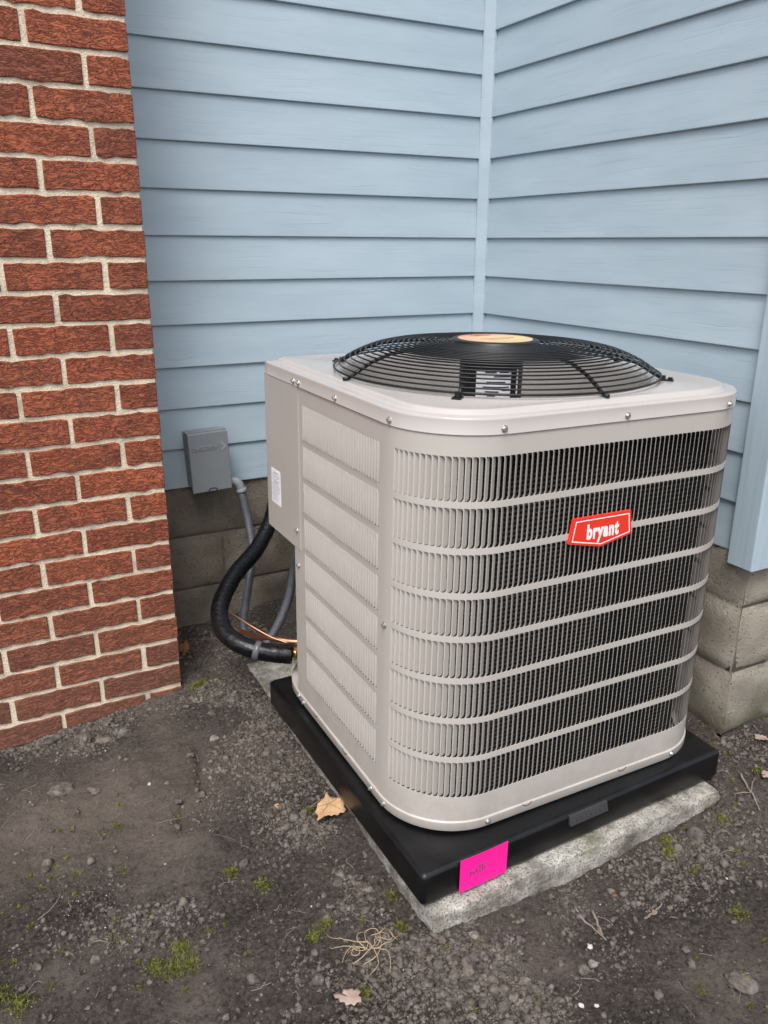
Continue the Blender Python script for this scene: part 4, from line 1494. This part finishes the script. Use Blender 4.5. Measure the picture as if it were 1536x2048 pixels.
leaf(small, m_tan, -.997, -.781, R(70), .016, "tiny tan leaf scrap left of the big tan leaf", .3, .004, (R(10), R(5)))
leaf(small, m_pinkleaf, -.02, -1.212, R(10), .028, "pale leaf at the right edge beside the pad", .3, .008, (R(10), R(5)))
leaf(small, m_pinkleaf, .065, -1.13, R(100), .030, "brown-pink crumpled leaf at the right edge behind the pale leaf", .34, .008, (R(-8), R(8)))
leaf(small, m_brownleaf, -1.012, -.085, R(60), .045, "dark brown dead leaf in the shade beside the brick corner", .4, .010, (R(10), R(-20)))
leaf(small, m_pinkleaf, -.484, -1.349, R(20), .014, "small torn leaf scrap on the soil ahead of the slab", .3, .004, (0, R(6)))
leaf(small, m_brownleaf, -.519, -1.284, R(-20), .010, "brown leaf crumb close to the slab's front edge", .25, .004)

# twigs
def twig(pts, r_, label, forks=()):
    P = [(x, y, gz(x, y) + dz) for x, y, dz in pts]
    o0 = P[0]
    sp2 = spline([tuple(np.array(p) - np.array(o0)) for p in P], 5)
    n_ = len(sp2)
    b = B().tube([tuple(np.array(p) + rng.normal(size=3) * r_ * .25) for p in sp2], [r_ * (1 - .5 * i / n_) for i in range(n_)], 7)
    for f_ in forks:
        Q_ = [(x, y, gz(x, y) + dz) for x, y, dz in f_]
        b.tube([tuple(np.array(p) - np.array(o0)) for p in Q_], [r_ * .6, r_ * .45, r_ * .3][:len(Q_)], 6)
    put("twig", b.me("twig", m_twig, True), None, o0, label=label, cat="twig")
twig([(-.602, -1.272, .004), (-.607, -1.300, .003), (-.604, -1.325, .004), (-.604, -1.357, .004)], .0022, "bent grey twig, longer one of two in front of the slab")
twig([(-.577, -1.290, .004), (-.588, -1.312, .005), (-.601, -1.341, .003)], .0030, "short thick grey twig beside the longer bent one")
twig([(-.063, -1.182, .010), (-.085, -1.22, .006), (-.095, -1.245, .005), (-.112, -1.273, .004)], .0028, "forked twig lying off the right end of the slab", [[(-.090, -1.232, .005), (-.076, -1.222, .012), (-.06, -1.216, .014)], [(-.090, -1.232, .005), (-.108, -1.226, .008), (-.126, -1.218, .006)]])
twig([(.05, -.955, .008), (.12, -.985, .012), (.19, -1.005, .010), (.26, -1.03, .008)], .0020, "long thin twig on the soil below the right foundation corner")
twig([(-.512, -1.352, .003), (-.485, -1.350, .006), (-.459, -1.344, .007)], .0022, "pale straw stalk beside the small torn leaf scrap")
twig([(-.964, -.828, .003), (-.935, -.822, .006), (-.905, -.818, .004)], .0013, "thin dry rootlet behind the big tan leaf", [[(-.94, -.823, .005), (-.925, -.833, .006), (-.91, -.838, .004)]])
twig([(-1.479, -.858, .002), (-1.455, -.845, .004), (-1.44, -.825, .003), (-1.434, -.812, .003)], .0010, "thin curved rootlet on the dark soil at the left")
twig([(-1.235, -.705, .002), (-1.205, -.715, .004), (-1.170, -.712, .002)], .0008, "fine pale rootlet near the dry patch's centre")
